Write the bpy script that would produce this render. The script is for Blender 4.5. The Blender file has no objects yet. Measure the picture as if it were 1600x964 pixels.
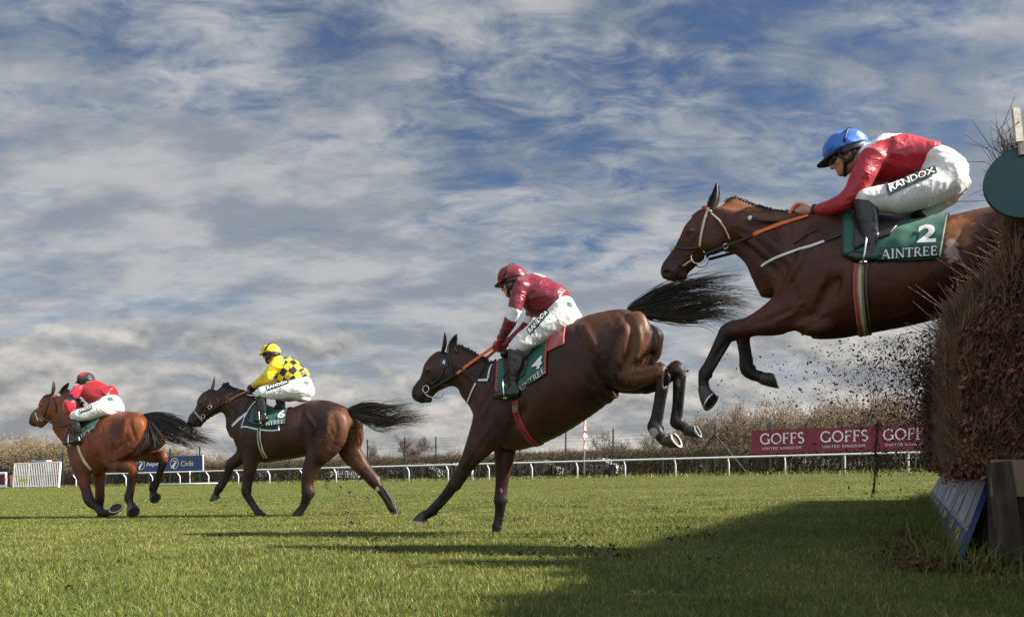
import bpy, bmesh, math, random
import numpy as np
from mathutils import Vector, Matrix, noise as mnoise
from mathutils.bvhtree import BVHTree

# ------------------------------------------------------------------ camera, sky, sun, exposure
SC = bpy.context.scene
COL = SC.collection
FPX, CX, CY, HC = 1250.0, 800.0, 737.0, 0.55       # focal length in photo pixels, principal column, horizon row, eye height
SLOPE = 0.0215                                      # the course rises gently to the right
cam_d = bpy.data.cameras.new("camera"); cam = bpy.data.objects.new("camera", cam_d); COL.objects.link(cam)
cam.location = (0, 0, HC); cam.rotation_euler = (math.radians(90), 0, 0)
cam_d.sensor_width = 36; cam_d.lens = FPX / 1600 * 36
cam_d.shift_y = (CY - 482) / 1600
cam_d.clip_start = 0.05; cam_d.clip_end = 6000
SC.camera = cam
SC.view_settings.view_transform = 'Standard'; SC.view_settings.look = 'None'
SC.view_settings.gamma = 1; SC.view_settings.use_curve_mapping = False
SC.view_settings.exposure = 1.4
SC.cycles.max_bounces = 6; SC.cycles.diffuse_bounces = 3; SC.cycles.glossy_bounces = 3
SC.cycles.transparent_max_bounces = 8; SC.cycles.use_denoising = True

SUN_AZ, SUN_EL = math.radians(-14), math.radians(36)   # azimuth from +X towards +Y
S_DIR = Vector((math.cos(SUN_EL) * math.cos(SUN_AZ), math.cos(SUN_EL) * math.sin(SUN_AZ), math.sin(SUN_EL)))
sun_d = bpy.data.lights.new("sun", 'SUN'); sun_d.energy = 5.0; sun_d.angle = math.radians(0.5); sun_d.color = (1, .93, .82)
sun = bpy.data.objects.new("sun", sun_d); COL.objects.link(sun)
sun.rotation_euler = S_DIR.to_track_quat('Z', 'Y').to_euler(); sun.location = (40, -5, 30)

world = bpy.data.worlds.new("World"); SC.world = world; world.use_nodes = True
def build_sky():
    nt = world.node_tree; N = nt.nodes; L = nt.links
    bg = N['Background']; bg.inputs['Strength'].default_value = 0.098
    def nd(t, **k):
        n = N.new(t)
        for a, v in k.items(): setattr(n, a, v)
        return n
    def mth(op, a, b=None, c=None, clamp=False):
        n = nd('ShaderNodeMath', operation=op, use_clamp=clamp)
        for i, v in enumerate((a, b, c)):
            if v is None: continue
            if isinstance(v, (int, float)): n.inputs[i].default_value = v
            else: L.new(v, n.inputs[i])
        return n.outputs[0]
    def ramp(v, a, b):
        n = nd('ShaderNodeMapRange', clamp=True); n.interpolation_type = 'SMOOTHSTEP'
        L.new(v, n.inputs[0]); n.inputs[1].default_value = a; n.inputs[2].default_value = b
        return n.outputs[0]
    sky = nd('ShaderNodeTexSky', sky_type='NISHITA', sun_disc=False, sun_elevation=SUN_EL,
             sun_rotation=math.radians(90) - SUN_AZ, air_density=1.3, dust_density=0.6, ozone_density=2.5)
    tint = nd('ShaderNodeMix', data_type='RGBA', blend_type='MULTIPLY'); tint.inputs[0].default_value = 1
    L.new(sky.outputs[0], tint.inputs[6]); tint.inputs[7].default_value = SKY_TINT
    tc = nd('ShaderNodeTexCoord'); sep = nd('ShaderNodeSeparateXYZ'); L.new(tc.outputs['Generated'], sep.inputs[0])
    zc = mth('MAXIMUM', sep.outputs[2], -0.1)
    zp = mth('ADD', zc, 0.28)
    px = mth('DIVIDE', sep.outputs[0], zp); py = mth('DIVIDE', sep.outputs[1], zp)
    cmb = nd('ShaderNodeCombineXYZ'); L.new(px, cmb.inputs[0]); L.new(py, cmb.inputs[1])
    def noise(vec, rot, scl, loc, scale, detail, rough, dist):
        mp = nd('ShaderNodeMapping'); mp.inputs['Rotation'].default_value = (0, 0, math.radians(rot))
        mp.inputs['Scale'].default_value = scl; mp.inputs['Location'].default_value = loc
        L.new(vec, mp.inputs[0])
        n = nd('ShaderNodeTexNoise'); n.inputs['Scale'].default_value = scale; n.inputs['Detail'].default_value = detail
        n.inputs['Roughness'].default_value = rough; n.inputs['Distortion'].default_value = dist
        L.new(mp.outputs[0], n.inputs['Vector']); return n.outputs[0]
    pv = cmb.outputs[0]
    big = noise(pv, 24, (1, 1.5, 1), (3.1, 7.7, 0), 1.5, 3, .5, .0)            # broad banks of cloud
    streak = noise(pv, 28, (1.0, 1.8, 1), (1.3, 0.4, 0), 2.6, 10, .60, .0)     # long streaks running down to the right
    puff = noise(pv, -20, (1, 1.9, 1), (5.2, 2.4, 0), 7.5, 9, .66, .6)          # mackerel ripple
    s = mth('ADD', mth('MULTIPLY', big, .50), mth('ADD', mth('MULTIPLY', streak, .50), mth('MULTIPLY', puff, .50)))
    # a clearer blue lane runs up the middle and over to the right, above the last horse
    gap = ramp(mth('ADD', mth('MULTIPLY', sep.outputs[0], 1.0), mth('MULTIPLY', sep.outputs[2], .55)), .18, .75)
    s = mth('SUBTRACT', s, mth('MULTIPLY', gap, .075))
    s = mth('ADD', s, mth('MULTIPLY', mth('SUBTRACT', 1.0, ramp(sep.outputs[2], .16, .46)), .075))
    high = mth('MULTIPLY', ramp(s, .585, .83), .92)
    # low cumulus near the horizon: the field is read twice, a little lower the second time, to find lit tops and grey bases
    def cumulus(dz):
        wv = nd('ShaderNodeCombineXYZ'); L.new(sep.outputs[0], wv.inputs[0]); L.new(sep.outputs[1], wv.inputs[1])
        L.new(mth('MULTIPLY', mth('ADD', sep.outputs[2], dz), 1.9), wv.inputs[2])
        return noise(wv.outputs[0], 0, (1, 1, 1), (2.7, 1.1, .35), 9.0, 9, .56, .12)
    cum, cum2 = cumulus(0.0), cumulus(.015)
    lowband = mth('SUBTRACT', 1.0, ramp(sep.outputs[2], .05, .215))
    low = mth('MULTIPLY', ramp(mth('ADD', cum, mth('MULTIPLY', lowband, .17)), .50, .62), ramp(lowband, .0, .35))
    relief = mth('ADD', .42, mth('MULTIPLY', mth('SUBTRACT', cum, cum2), 5.0), clamp=True)
    lowc = nd('ShaderNodeMix', data_type='RGBA'); L.new(relief, lowc.inputs[0])
    lowc.inputs[6].default_value = CL_DARK; lowc.inputs[7].default_value = CL_LIT
    veil = noise(pv, 40, (1, 1.7, 1), (9, 3, 0), 3.4, 8, .58, .0)
    hic = nd('ShaderNodeMix', data_type='RGBA'); L.new(ramp(veil, .38, .62), hic.inputs[0])
    hic.inputs[6].default_value = CL_HI0; hic.inputs[7].default_value = CL_HI1
    m1 = nd('ShaderNodeMix', data_type='RGBA'); L.new(high, m1.inputs[0]); L.new(tint.outputs[2], m1.inputs[6]); L.new(hic.outputs[2], m1.inputs[7])
    m2 = nd('ShaderNodeMix', data_type='RGBA'); L.new(low, m2.inputs[0]); L.new(m1.outputs[2], m2.inputs[6]); L.new(lowc.outputs[2], m2.inputs[7])
    # added fill: unseen sky behind the camera boosted to lift shaded sides; also brighter round the sun, out of the picture to the right
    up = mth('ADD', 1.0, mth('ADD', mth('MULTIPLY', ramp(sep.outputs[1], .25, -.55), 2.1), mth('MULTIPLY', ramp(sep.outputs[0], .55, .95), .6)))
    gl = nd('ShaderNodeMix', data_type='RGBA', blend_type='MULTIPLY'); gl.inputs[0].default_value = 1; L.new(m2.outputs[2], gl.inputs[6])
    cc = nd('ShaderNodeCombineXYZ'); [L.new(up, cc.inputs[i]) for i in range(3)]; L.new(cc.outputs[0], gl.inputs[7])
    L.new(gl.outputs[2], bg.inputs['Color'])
SKY_TINT = (.228, .252, .300, 1)
CL_DARK, CL_LIT = (1.12, 1.16, 1.22, 1), (2.5, 2.4, 2.26, 1)
CL_HI0, CL_HI1 = (1.16, 1.27, 1.43, 1), (2.05, 2.06, 2.07, 1)
build_sky()

# ------------------------------------------------------------------ helpers
rng = np.random.default_rng(7); random.seed(7)
def gz(x, y=0): return SLOPE * x
def tag(o, label=None, cat=None, group=None, kind=None):
    if label: o['label'] = label
    if cat: o['category'] = cat
    if group: o['group'] = group
    if kind: o['kind'] = kind
    return o
def link(name, me, parent=None, mats=(), smooth=False):
    o = bpy.data.objects.new(name, me); COL.objects.link(o)
    for m in mats: me.materials.append(m)
    if parent: o.parent = parent
    if smooth: me.polygons.foreach_set('use_smooth', np.ones(len(me.polygons), bool))
    return o
def empty(name, loc=(0, 0, 0), rz=0, parent=None):
    o = bpy.data.objects.new(name, None); COL.objects.link(o); o.location = loc; o.rotation_euler = (0, 0, rz)
    o.empty_display_size = .1
    if parent: o.parent = parent
    return o
def mesh_np(name, V, F, nper):
    """V (n,3), F (m,nper) -> mesh, fast"""
    me = bpy.data.meshes.new(name); V = np.asarray(V, np.float32); F = np.asarray(F, np.int32)
    me.vertices.add(len(V)); me.vertices.foreach_set('co', V.ravel())
    me.loops.add(F.size); me.loops.foreach_set('vertex_index', F.ravel())
    me.polygons.add(len(F)); me.polygons.foreach_set('loop_start', np.arange(0, F.size, nper, dtype=np.int32))
    me.polygons.foreach_set('loop_total', np.full(len(F), nper, np.int32))
    me.update(calc_edges=True); me.validate(); return me
def mesh_py(name, V, F):
    me = bpy.data.meshes.new(name); me.from_pydata([tuple(v) for v in V], [], F); me.update(); return me
class MB:
    """collects boxes, bars and tubes into one mesh"""
    def __init__(s): s.V, s.F = [], []
    def add(s, V, F):
        b = len(s.V); s.V += [tuple(map(float, v)) for v in V]; s.F += [tuple(i + b for i in f) for f in F]; return s
    def box(s, c, size, R=None):
        hx, hy, hz = (q / 2 for q in size); P = [Vector((x, y, z)) for x in (-hx, hx) for y in (-hy, hy) for z in (-hz, hz)]
        if R is not None: P = [R @ p for p in P]
        P = [p + Vector(c) for p in P]
        return s.add(P, [(0, 1, 3, 2), (4, 6, 7, 5), (0, 4, 5, 1), (2, 3, 7, 6), (0, 2, 6, 4), (1, 5, 7, 3)])
    def tube(s, pts, r, n=8, cap=True):
        pts = [Vector(p) for p in pts]; rr = r if hasattr(r, '__len__') else [r] * len(pts)
        V, F = [], []; up = None
        for i, p in enumerate(pts):
            t = (pts[min(i + 1, len(pts) - 1)] - pts[max(i - 1, 0)]).normalized()
            if up is None: up = t.orthogonal().normalized()
            up = (up - t * up.dot(t)); up = up.normalized() if up.length > 1e-6 else t.orthogonal().normalized()
            w = t.cross(up)
            for k in range(n):
                a = 2 * math.pi * k / n; V.append(p + (up * math.cos(a) + w * math.sin(a)) * rr[i])
        for i in range(len(pts) - 1):
            for k in range(n):
                k2 = (k + 1) % n; F.append((i * n + k, i * n + k2, (i + 1) * n + k2, (i + 1) * n + k))
        if cap: F.append(tuple(range(n))[::-1]); F.append(tuple((len(pts) - 1) * n + k for k in range(n)))
        return s.add(V, F)
    def ribbon(s, pts, nrm, w, th):
        """flat strap along pts; nrm = outward normals"""
        V, F = [], []; n = len(pts); ww = w if hasattr(w, '__len__') else [w] * n
        for i in range(n):
            t = (Vector(pts[min(i + 1, n - 1)]) - Vector(pts[max(i - 1, 0)])).normalized(); nn = Vector(nrm[i]).normalized()
            b = t.cross(nn).normalized(); p = Vector(pts[i])
            V += [p - b * ww[i] / 2, p + b * ww[i] / 2, p + b * ww[i] / 2 + nn * th, p - b * ww[i] / 2 + nn * th]
        for i in range(n - 1):
            a, c = 4 * i, 4 * i + 4
            for k in range(4): F.append((a + k, a + (k + 1) % 4, c + (k + 1) % 4, c + k))
        F.append((3, 2, 1, 0)); F.append(tuple(4 * (n - 1) + k for k in range(4)))
        return s.add(V, F)
    def build(s, name, mats, parent=None, smooth=False):
        return link(name, mesh_py(name, s.V, s.F), parent, mats if isinstance(mats, (list, tuple)) else [mats], smooth)

def M(name, col, rough=.6, var=0, vscale=8, bump=0, bscale=60, metal=0, spec=.4, sheen=0, coat=0, col2=None, detail=4, stretch=None, subsurf=0):
    m = bpy.data.materials.new(name); m.use_nodes = True; nt = m.node_tree; N = nt.nodes; L = nt.links
    p = N['Principled BSDF']; p.inputs['Base Color'].default_value = (*col, 1); p.inputs['Roughness'].default_value = rough
    p.inputs['Metallic'].default_value = metal; p.inputs['Specular IOR Level'].default_value = spec
    p.inputs['Sheen Weight'].default_value = sheen; p.inputs['Coat Weight'].default_value = coat
    tc = N.new('ShaderNodeTexCoord'); vec = tc.outputs['Object']
    if stretch:
        mp = N.new('ShaderNodeMapping'); mp.inputs['Scale'].default_value = stretch; L.new(vec, mp.inputs[0]); vec = mp.outputs[0]
    if var or col2:
        n = N.new('ShaderNodeTexNoise'); n.inputs['Scale'].default_value = vscale; n.inputs['Detail'].default_value = detail; n.inputs['Roughness'].default_value = .62
        L.new(vec, n.inputs['Vector'])
        r = N.new('ShaderNodeMapRange'); r.inputs[1].default_value = .3; r.inputs[2].default_value = .7; L.new(n.outputs[0], r.inputs[0])
        mx = N.new('ShaderNodeMix'); mx.data_type = 'RGBA'; L.new(r.outputs[0], mx.inputs[0])
        a = [c * (1 - var) for c in col]; b = col2 or [min(1, c * (1 + var)) for c in col]
        mx.inputs[6].default_value = (*a, 1); mx.inputs[7].default_value = (*b, 1); L.new(mx.outputs[2], p.inputs['Base Color'])
    if bump:
        n = N.new('ShaderNodeTexNoise'); n.inputs['Scale'].default_value = bscale; n.inputs['Detail'].default_value = 5; L.new(vec, n.inputs['Vector'])
        b = N.new('ShaderNodeBump'); b.inputs['Strength'].default_value = bump; b.inputs['Distance'].default_value = .01
        L.new(n.outputs[0], b.inputs['Height']); L.new(b.outputs[0], p.inputs['Normal'])
    return m

# ------------------------------------------------------------------ signed-distance sculpting (smooth unions meshed with surface nets)
def smin(a, b, k):
    h = np.maximum(k - np.abs(a - b), 0) / k
    return np.minimum(a, b) - h * h * k * .25
def catmull(A, m):
    A = np.asarray(A, float); n = len(A); out = []
    P = np.vstack([2 * A[:1] - A[1:2], A, 2 * A[-1:] - A[-2:-1]])
    for i in range(n - 1):
        p0, p1, p2, p3 = P[i], P[i + 1], P[i + 2], P[i + 3]
        for j in range(m):
            t = j / m
            out.append(.5 * (2 * p1 + (p2 - p0) * t + (2 * p0 - 5 * p1 + 4 * p2 - p3) * t * t + (3 * p1 - p0 - 3 * p2 + p3) * t ** 3))
    out.append(A[-1]); return np.array(out)
class Loft:
    """elliptical sections along a spine: centre C, half-height H along U, half-width W along the sideways axis"""
    def __init__(s, C, H, W, U=None, m=4, cap=1.0):
        C = np.asarray(C, float); A = np.column_stack([C, H, W] + ([U] if U is not None else []))
        A = catmull(A, m); s.C = A[:, :3]; s.H = np.maximum(A[:, 3], .002); s.W = np.maximum(A[:, 4], .002); s.cap = cap
        T = np.gradient(s.C, axis=0); T /= np.linalg.norm(T, axis=1)[:, None] + 1e-9; s.T = T
        if U is not None: Uv = A[:, 5:8]
        else:
            Uv = np.cross(T, np.array([0, 1., 0]))
        Uv = Uv - 0; Uv /= np.linalg.norm(Uv, axis=1)[:, None] + 1e-9; s.U = Uv
        lat = np.cross(Uv, T); lat /= np.linalg.norm(lat, axis=1)[:, None] + 1e-9
        lat[lat[:, 1] < 0] *= -1; s.L = lat
        r = np.maximum(s.H, s.W).max(); s.lo = s.C.min(0) - r; s.hi = s.C.max(0) + r
        s.len = np.concatenate([[0], np.cumsum(np.linalg.norm(np.diff(s.C, axis=0), axis=1))])
    def query(s, P):
        P = np.asarray(P, np.float32); best = np.full(len(P), 1e9, np.float32); bt = np.zeros(len(P), np.float32)
        for i in range(len(s.C) - 1):
            a = s.C[i].astype(np.float32); ab = (s.C[i + 1] - s.C[i]).astype(np.float32); l2 = float(ab @ ab) + 1e-12
            r = P - a; t = np.clip((r @ ab) / l2, 0, 1); r = r - t[:, None] * ab
            d2 = np.einsum('ij,ij->i', r, r); k = d2 < best
            best[k] = d2[k]; bt[k] = i + t[k]
        return bt
    def at(s, bt):
        i = np.minimum(bt.astype(int), len(s.C) - 2); f = (bt - i)[:, None]
        g = lambda A: A[i] * (1 - f) + A[i + 1] * f
        return g(s.C), g(s.U), g(s.L), g(s.T), g(s.H[:, None])[:, 0], g(s.W[:, None])[:, 0]
    def dist(s, P):
        bt = s.query(P); C, U, Lt, T, H, W = s.at(bt); r = P - C
        a = np.einsum('ij,ij->i', r, U); b = np.einsum('ij,ij->i', r, Lt); e = np.einsum('ij,ij->i', r, T)
        cp = np.minimum(H, W) * s.cap
        q = (a / H) ** 2 + (b / W) ** 2 + (e / cp) ** 2
        g = np.sqrt((a / H ** 2) ** 2 + (b / W ** 2) ** 2 + (e / cp ** 2) ** 2) + 1e-6
        rho = np.sqrt(q); d = (rho - 1) * rho / g
        return np.maximum(d, -np.minimum(H, W)).astype(np.float32)
    def surf(s, t, th):
        """point and outward normal; t in 0..1, th from the top (0) towards +sideways"""
        C, U, Lt, T, H, W = s.at(np.array([t * (len(s.C) - 1)])); C, U, Lt, H, W = C[0], U[0], Lt[0], H[0], W[0]
        n = U * math.cos(th) / H + Lt * math.sin(th) / W
        return C + U * H * math.cos(th) + Lt * W * math.sin(th), n / np.linalg.norm(n)
class Ell:
    def __init__(s, c, r, R=None):
        s.c = np.asarray(c, float); s.r = np.asarray(r, float); s.R = np.eye(3) if R is None else np.asarray(R, float)  # rows = axes
        m = s.r.max(); s.lo = s.c - m; s.hi = s.c + m
    def dist(s, P):
        q = (P - s.c) @ s.R.T; rho = np.sqrt(((q / s.r) ** 2).sum(1)) + 1e-6
        g = np.sqrt(((q / s.r ** 2) ** 2).sum(1)) + 1e-6
        return np.maximum((rho - 1) * rho / g, -s.r.min()).astype(np.float32)
class Tube(Loft):
    """round sections: plain distance to the spine"""
    def dist(s, P):
        bt = s.query(P); i = np.minimum(bt.astype(int), len(s.C) - 2); f = bt - i
        C = s.C[i] * (1 - f)[:, None] + s.C[i + 1] * f[:, None]; H = s.H[i] * (1 - f) + s.H[i + 1] * f
        return (np.linalg.norm(P - C, axis=1) - H).astype(np.float32)
def chain(pts, radii, m=2, **k):
    r = np.asarray(radii, float); return Tube(pts, r, r, m=m, **k)
class Field:
    def __init__(s, prims, vox):
        """prims: list of (shape, k, sign)"""
        lo = np.min([p[0].lo for p in prims if p[2] > 0], axis=0) - .04; hi = np.max([p[0].hi for p in prims if p[2] > 0], axis=0) + .04
        s.lo, s.vox = lo, vox; s.n = np.ceil((hi - lo) / vox).astype(int) + 1
        ax = [(lo[i] + np.arange(s.n[i]) * vox).astype(np.float32) for i in range(3)]
        F = np.full(s.n, .3, np.float32)
        for sh, k, sg in prims:
            pad = k + 3 * vox + .01
            a = np.maximum(np.floor((sh.lo - pad - lo) / vox).astype(int), 0); b = np.minimum(np.ceil((sh.hi + pad - lo) / vox).astype(int) + 1, s.n)
            if (b <= a).any(): continue
            sl = tuple(slice(a[i], b[i]) for i in range(3))
            g = np.stack(np.meshgrid(ax[0][sl[0]], ax[1][sl[1]], ax[2][sl[2]], indexing='ij'), -1).reshape(-1, 3)
            d = sh.dist(g).reshape([b[i] - a[i] for i in range(3)])
            F[sl] = smin(F[sl], d, k) if sg > 0 else -smin(-F[sl], d, k)
        s.F = F
    def mesh(s):
        F = s.F; n = np.array(F.shape); ins = F < 0
        c = ins[:-1, :-1, :-1].astype(np.int8)
        for dx in (0, 1):
            for dy in (0, 1):
                for dz in (0, 1):
                    if dx or dy or dz: c = c + ins[dx:n[0] - 1 + dx, dy:n[1] - 1 + dy, dz:n[2] - 1 + dz]
        act = (c > 0) & (c < 8); I = np.argwhere(act); idx = np.full(act.shape, -1, np.int32); idx[act] = np.arange(len(I))
        cs = [(0, 0, 0), (1, 0, 0), (0, 1, 0), (1, 1, 0), (0, 0, 1), (1, 0, 1), (0, 1, 1), (1, 1, 1)]
        vals = [F[I[:, 0] + q[0], I[:, 1] + q[1], I[:, 2] + q[2]] for q in cs]
        acc = np.zeros((len(I), 3)); cnt = np.zeros(len(I))
        for a in range(8):
            for b in range(a + 1, 8):
                if sum(abs(cs[a][i] - cs[b][i]) for i in range(3)) != 1: continue
                k = (vals[a] < 0) != (vals[b] < 0); t = vals[a][k] / (vals[a][k] - vals[b][k])
                acc[k] += np.array(cs[a]) + t[:, None] * (np.array(cs[b]) - np.array(cs[a])); cnt[k] += 1
        V = (I + acc / cnt[:, None]) * s.vox + s.lo
        Q = []
        for ax in range(3):
            sl0 = [slice(1, n[i] - 1) for i in range(3)]; sl1 = list(sl0); sl0[ax] = slice(0, n[ax] - 1); sl1[ax] = slice(1, n[ax])
            A = ins[tuple(sl0)]; B = ins[tuple(sl1)]; E = np.argwhere(A != B); fl = A[E[:, 0], E[:, 1], E[:, 2]]
            o = np.array([1, 1, 1]); o[ax] = 0; E = E + o; u, v = (ax + 1) % 3, (ax + 2) % 3
            du = np.zeros(3, int); du[u] = 1; dv = np.zeros(3, int); dv[v] = 1
            g = lambda X: idx[X[:, 0], X[:, 1], X[:, 2]]
            q = np.column_stack([g(E - du - dv), g(E - dv), g(E), g(E - du)])
            q[~fl] = q[~fl][:, ::-1]; Q.append(q)
        Q = np.vstack(Q); Q = Q[(Q >= 0).all(1)]
        return V, Q
def relax(V, Q, it=2, lam=.5):
    e = np.vstack([Q[:, [0, 1]], Q[:, [1, 2]], Q[:, [2, 3]], Q[:, [3, 0]]]); n = len(V)
    for k in range(it):
        acc = np.zeros_like(V); c = np.zeros(n)
        for a, b in ((0, 1), (1, 0)):
            for d in range(3): acc[:, d] += np.bincount(e[:, a], V[e[:, b], d], n)
            c += np.bincount(e[:, a], minlength=n)
        V = V + lam * (acc / np.maximum(c, 1)[:, None] - V)
    return V
def vnormals(V, Q):
    nf = np.cross(V[Q[:, 2]] - V[Q[:, 0]], V[Q[:, 3]] - V[Q[:, 1]]); N = np.zeros_like(V)
    for j in range(4):
        for d in range(3): N[:, d] += np.bincount(Q[:, j], nf[:, d], len(V))
    return N / (np.linalg.norm(N, axis=1)[:, None] + 1e-9)
def fsum(P, scale, seed=0, octs=3):
    """cheap smooth pseudo-noise"""
    r = np.random.default_rng(seed); out = np.zeros(len(P)); a = 1
    for o in range(octs):
        for j in range(4):
            k = r.normal(size=3) * scale * 2 ** o; out += a * np.sin(P @ k + r.uniform(0, 6.28) + 1.3 * np.sin(P @ (r.normal(size=3) * scale * 2 ** o * .7)))
        a *= .5
    return out / 4
def sculpt(name, prims, vox, parent, mats, it=2, disp=None):
    V, Q = Field(prims, vox).mesh(); V = relax(V, Q, it)
    if disp is not None: V = V + vnormals(V, Q) * disp(V)[:, None]
    me = mesh_np(name, V, Q, 4); o = link(name, me, parent, mats, True); return o, V, Q
def attr(o, name, vals, typ='FLOAT'):
    a = o.data.attributes.new(name, typ, 'POINT')
    a.data.foreach_set('value' if typ == 'FLOAT' else 'vector', np.asarray(vals, np.float32).ravel())
def sstep(x, a, b):
    t = np.clip((x - a) / (b - a), 0, 1); return t * t * (3 - 2 * t)
# ------------------------------------------------------------------ frames: a point seen in the photo is put on an animal's own upright plane
CAMP = np.array([0, 0, HC])
class Frame:
    def __init__(s, X, Y, a):
        s.a = math.radians(a); s.O = np.array([X, Y, gz(X)]); s.h = np.array([-math.cos(s.a), math.sin(s.a), 0])
        s.L = np.array([-math.sin(s.a), -math.cos(s.a), 0]); s.rz = math.pi - s.a
        s.R = np.array([s.h, s.L, [0, 0, 1.]])
    def ray(s, px, py): return np.array([(px - CX) / FPX, 1, (CY - py) / FPX])
    def p(s, px, py, v=0.):
        d = s.ray(px, py); t = ((s.O - CAMP) @ s.L + v) / (d @ s.L); return s.R @ (CAMP + t * d - s.O)
    def depth(s, P): return (s.O + s.R.T @ P)[1]
    def m(s, P): return s.depth(P) / FPX                      # metres per photo pixel there
    def proj(s, P):
        W = s.O + np.asarray(P) @ s.R; return CX + FPX * W[..., 0] / W[..., 1], CY - FPX * (W[..., 2] - HC) / W[..., 1]
    def place(s, o): o.location = s.O; o.rotation_euler = (0, 0, s.rz)
    def torso(s, st, cap=1.0):
        C, H, W, U = [], [], [], []
        for q in st:
            tx, ty, bx, by, w = q[:5]; v = q[5] if len(q) > 5 else 0
            a, b = s.p(tx, ty, v), s.p(bx, by, v); C.append((a + b) / 2); H.append(np.linalg.norm(a - b) / 2); W.append(w); U.append((a - b) / np.linalg.norm(a - b))
        return Loft(C, H, W, np.array(U), cap=cap)
    def limb(s, st, lat=.85, m=4, grow=.0035, mirror=False, cap=1.0):
        """stations (px, py, half width in px, v[, lateral ratio])"""
        C, H, W = [], [], []
        for q in st:
            P = s.p(q[0], q[1], q[3]); r = q[2] * s.m(P) + grow; C.append(P); H.append(r); W.append(r * (q[4] if len(q) > 4 else lat))
        C = np.array(C)
        if mirror: C = C * np.array([1, -1, 1])
        return Loft(C, H, W, m=m, cap=cap)
    def uv(s, lf, px, py):
        ts = np.linspace(0, 1, 121); th = np.radians(np.linspace(-20, 178, 100)); C, U, Lt, T, H, W = lf.at(ts * (len(lf.C) - 1))
        S = C[:, None] + U[:, None] * (H[:, None] * np.cos(th))[..., None] + Lt[:, None] * (W[:, None] * np.sin(th))[..., None]
        x, y = s.proj(S); d = (x - px) ** 2 + (y - py) ** 2; vis = S[..., 1] * 4.0  # prefer the near side
        d = d - vis; i, j = np.unravel_index(np.argmin(d), d.shape); return ts[i], th[j]
class Skin:
    """ray hits on finished surfaces, to lay straps, cloths and lettering on them"""
    def __init__(s, fr, *meshes):
        V, F = [], []
        for v, q in meshes: F += [tuple(int(i) + len(V) for i in f) for f in q]; V += [tuple(x) for x in v]
        s.fr = fr; s.t = BVHTree.FromPolygons(V, F); s.cam = Vector(fr.R @ (CAMP - fr.O))
    def hit(s, px, py):
        d = Vector(s.fr.R @ s.fr.ray(px, py)).normalized(); l, n, i, _ = s.t.ray_cast(s.cam, d)
        if l is None: return None
        if n.dot(d) > 0: n = -n
        return l, n
    def near(s, P):
        l, n, i, d = s.t.find_nearest(Vector(P)); return l, n
    def path(s, pts, off=.004, step=3.0):
        out, nn = [], []
        for a, b in zip(pts[:-1], pts[1:]):
            k = max(1, int(math.hypot(b[0] - a[0], b[1] - a[1]) / step))
            for j in range(k):
                f = j / k; h = s.hit(a[0] + (b[0] - a[0]) * f, a[1] + (b[1] - a[1]) * f)
                if h: out.append(h[0] + h[1] * off); nn.append(h[1])
        h = s.hit(*pts[-1])
        if h: out.append(h[0] + h[1] * off); nn.append(h[1])
        for _ in range(2):
            for i in range(1, len(out) - 1):
                out[i] = (out[i - 1] + out[i] * 2 + out[i + 1]) / 4; nn[i] = (nn[i - 1] + nn[i] * 2 + nn[i + 1]) / 4
        return out, nn
def flip(pts): return [Vector((p[0], -p[1], p[2])) for p in pts]

def text_mesh(body, cuts=(14, 4), spacing=1.0, bold=0.0):
    """built-in lettering as a flat mesh scaled to the unit square"""
    cu = bpy.data.curves.new("t", 'FONT'); cu.body = body; cu.space_character = spacing; cu.resolution_u = 4; cu.offset = bold
    o = bpy.data.objects.new("t", cu); COL.objects.link(o); dg = bpy.context.evaluated_depsgraph_get(); dg.update()
    me = bpy.data.meshes.new_from_object(o.evaluated_get(dg)); bpy.data.objects.remove(o); bpy.data.curves.remove(cu)
    bm = bmesh.new(); bm.from_mesh(me); bpy.data.meshes.remove(me)
    bmesh.ops.remove_doubles(bm, verts=bm.verts, dist=1e-5)
    xs = [v.co.x for v in bm.verts]; ys = [v.co.y for v in bm.verts]; x0, x1, y0, y1 = min(xs), max(xs), min(ys), max(ys)
    for v in bm.verts: v.co = ((v.co.x - x0) / (x1 - x0), (v.co.y - y0) / (y1 - y0), 0)
    return cut_grid(bm, cuts)
def cut_grid(bm, cuts):
    for ax, n in ((0, cuts[0]), (1, cuts[1])):
        for i in range(1, n):
            co = [0, 0, 0]; no = [0, 0, 0]; co[ax] = i / n; no[ax] = 1
            bmesh.ops.bisect_plane(bm, geom=bm.verts[:] + bm.edges[:] + bm.faces[:], plane_co=co, plane_no=no)
    V = [tuple(v.co) for v in bm.verts]; bm.verts.index_update(); F = [tuple(v.index for v in f.verts) for f in bm.faces]; bm.free(); return V, F
def arc(cx, cy, rx, ry, a0, a1, n=14): return [(cx + rx * math.cos(math.radians(a0 + (a1 - a0) * i / n)), cy + ry * math.sin(math.radians(a0 + (a1 - a0) * i / n))) for i in range(n + 1)]
T_, t_ = .135, .075     # thick and thin strokes of the serif letters
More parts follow.
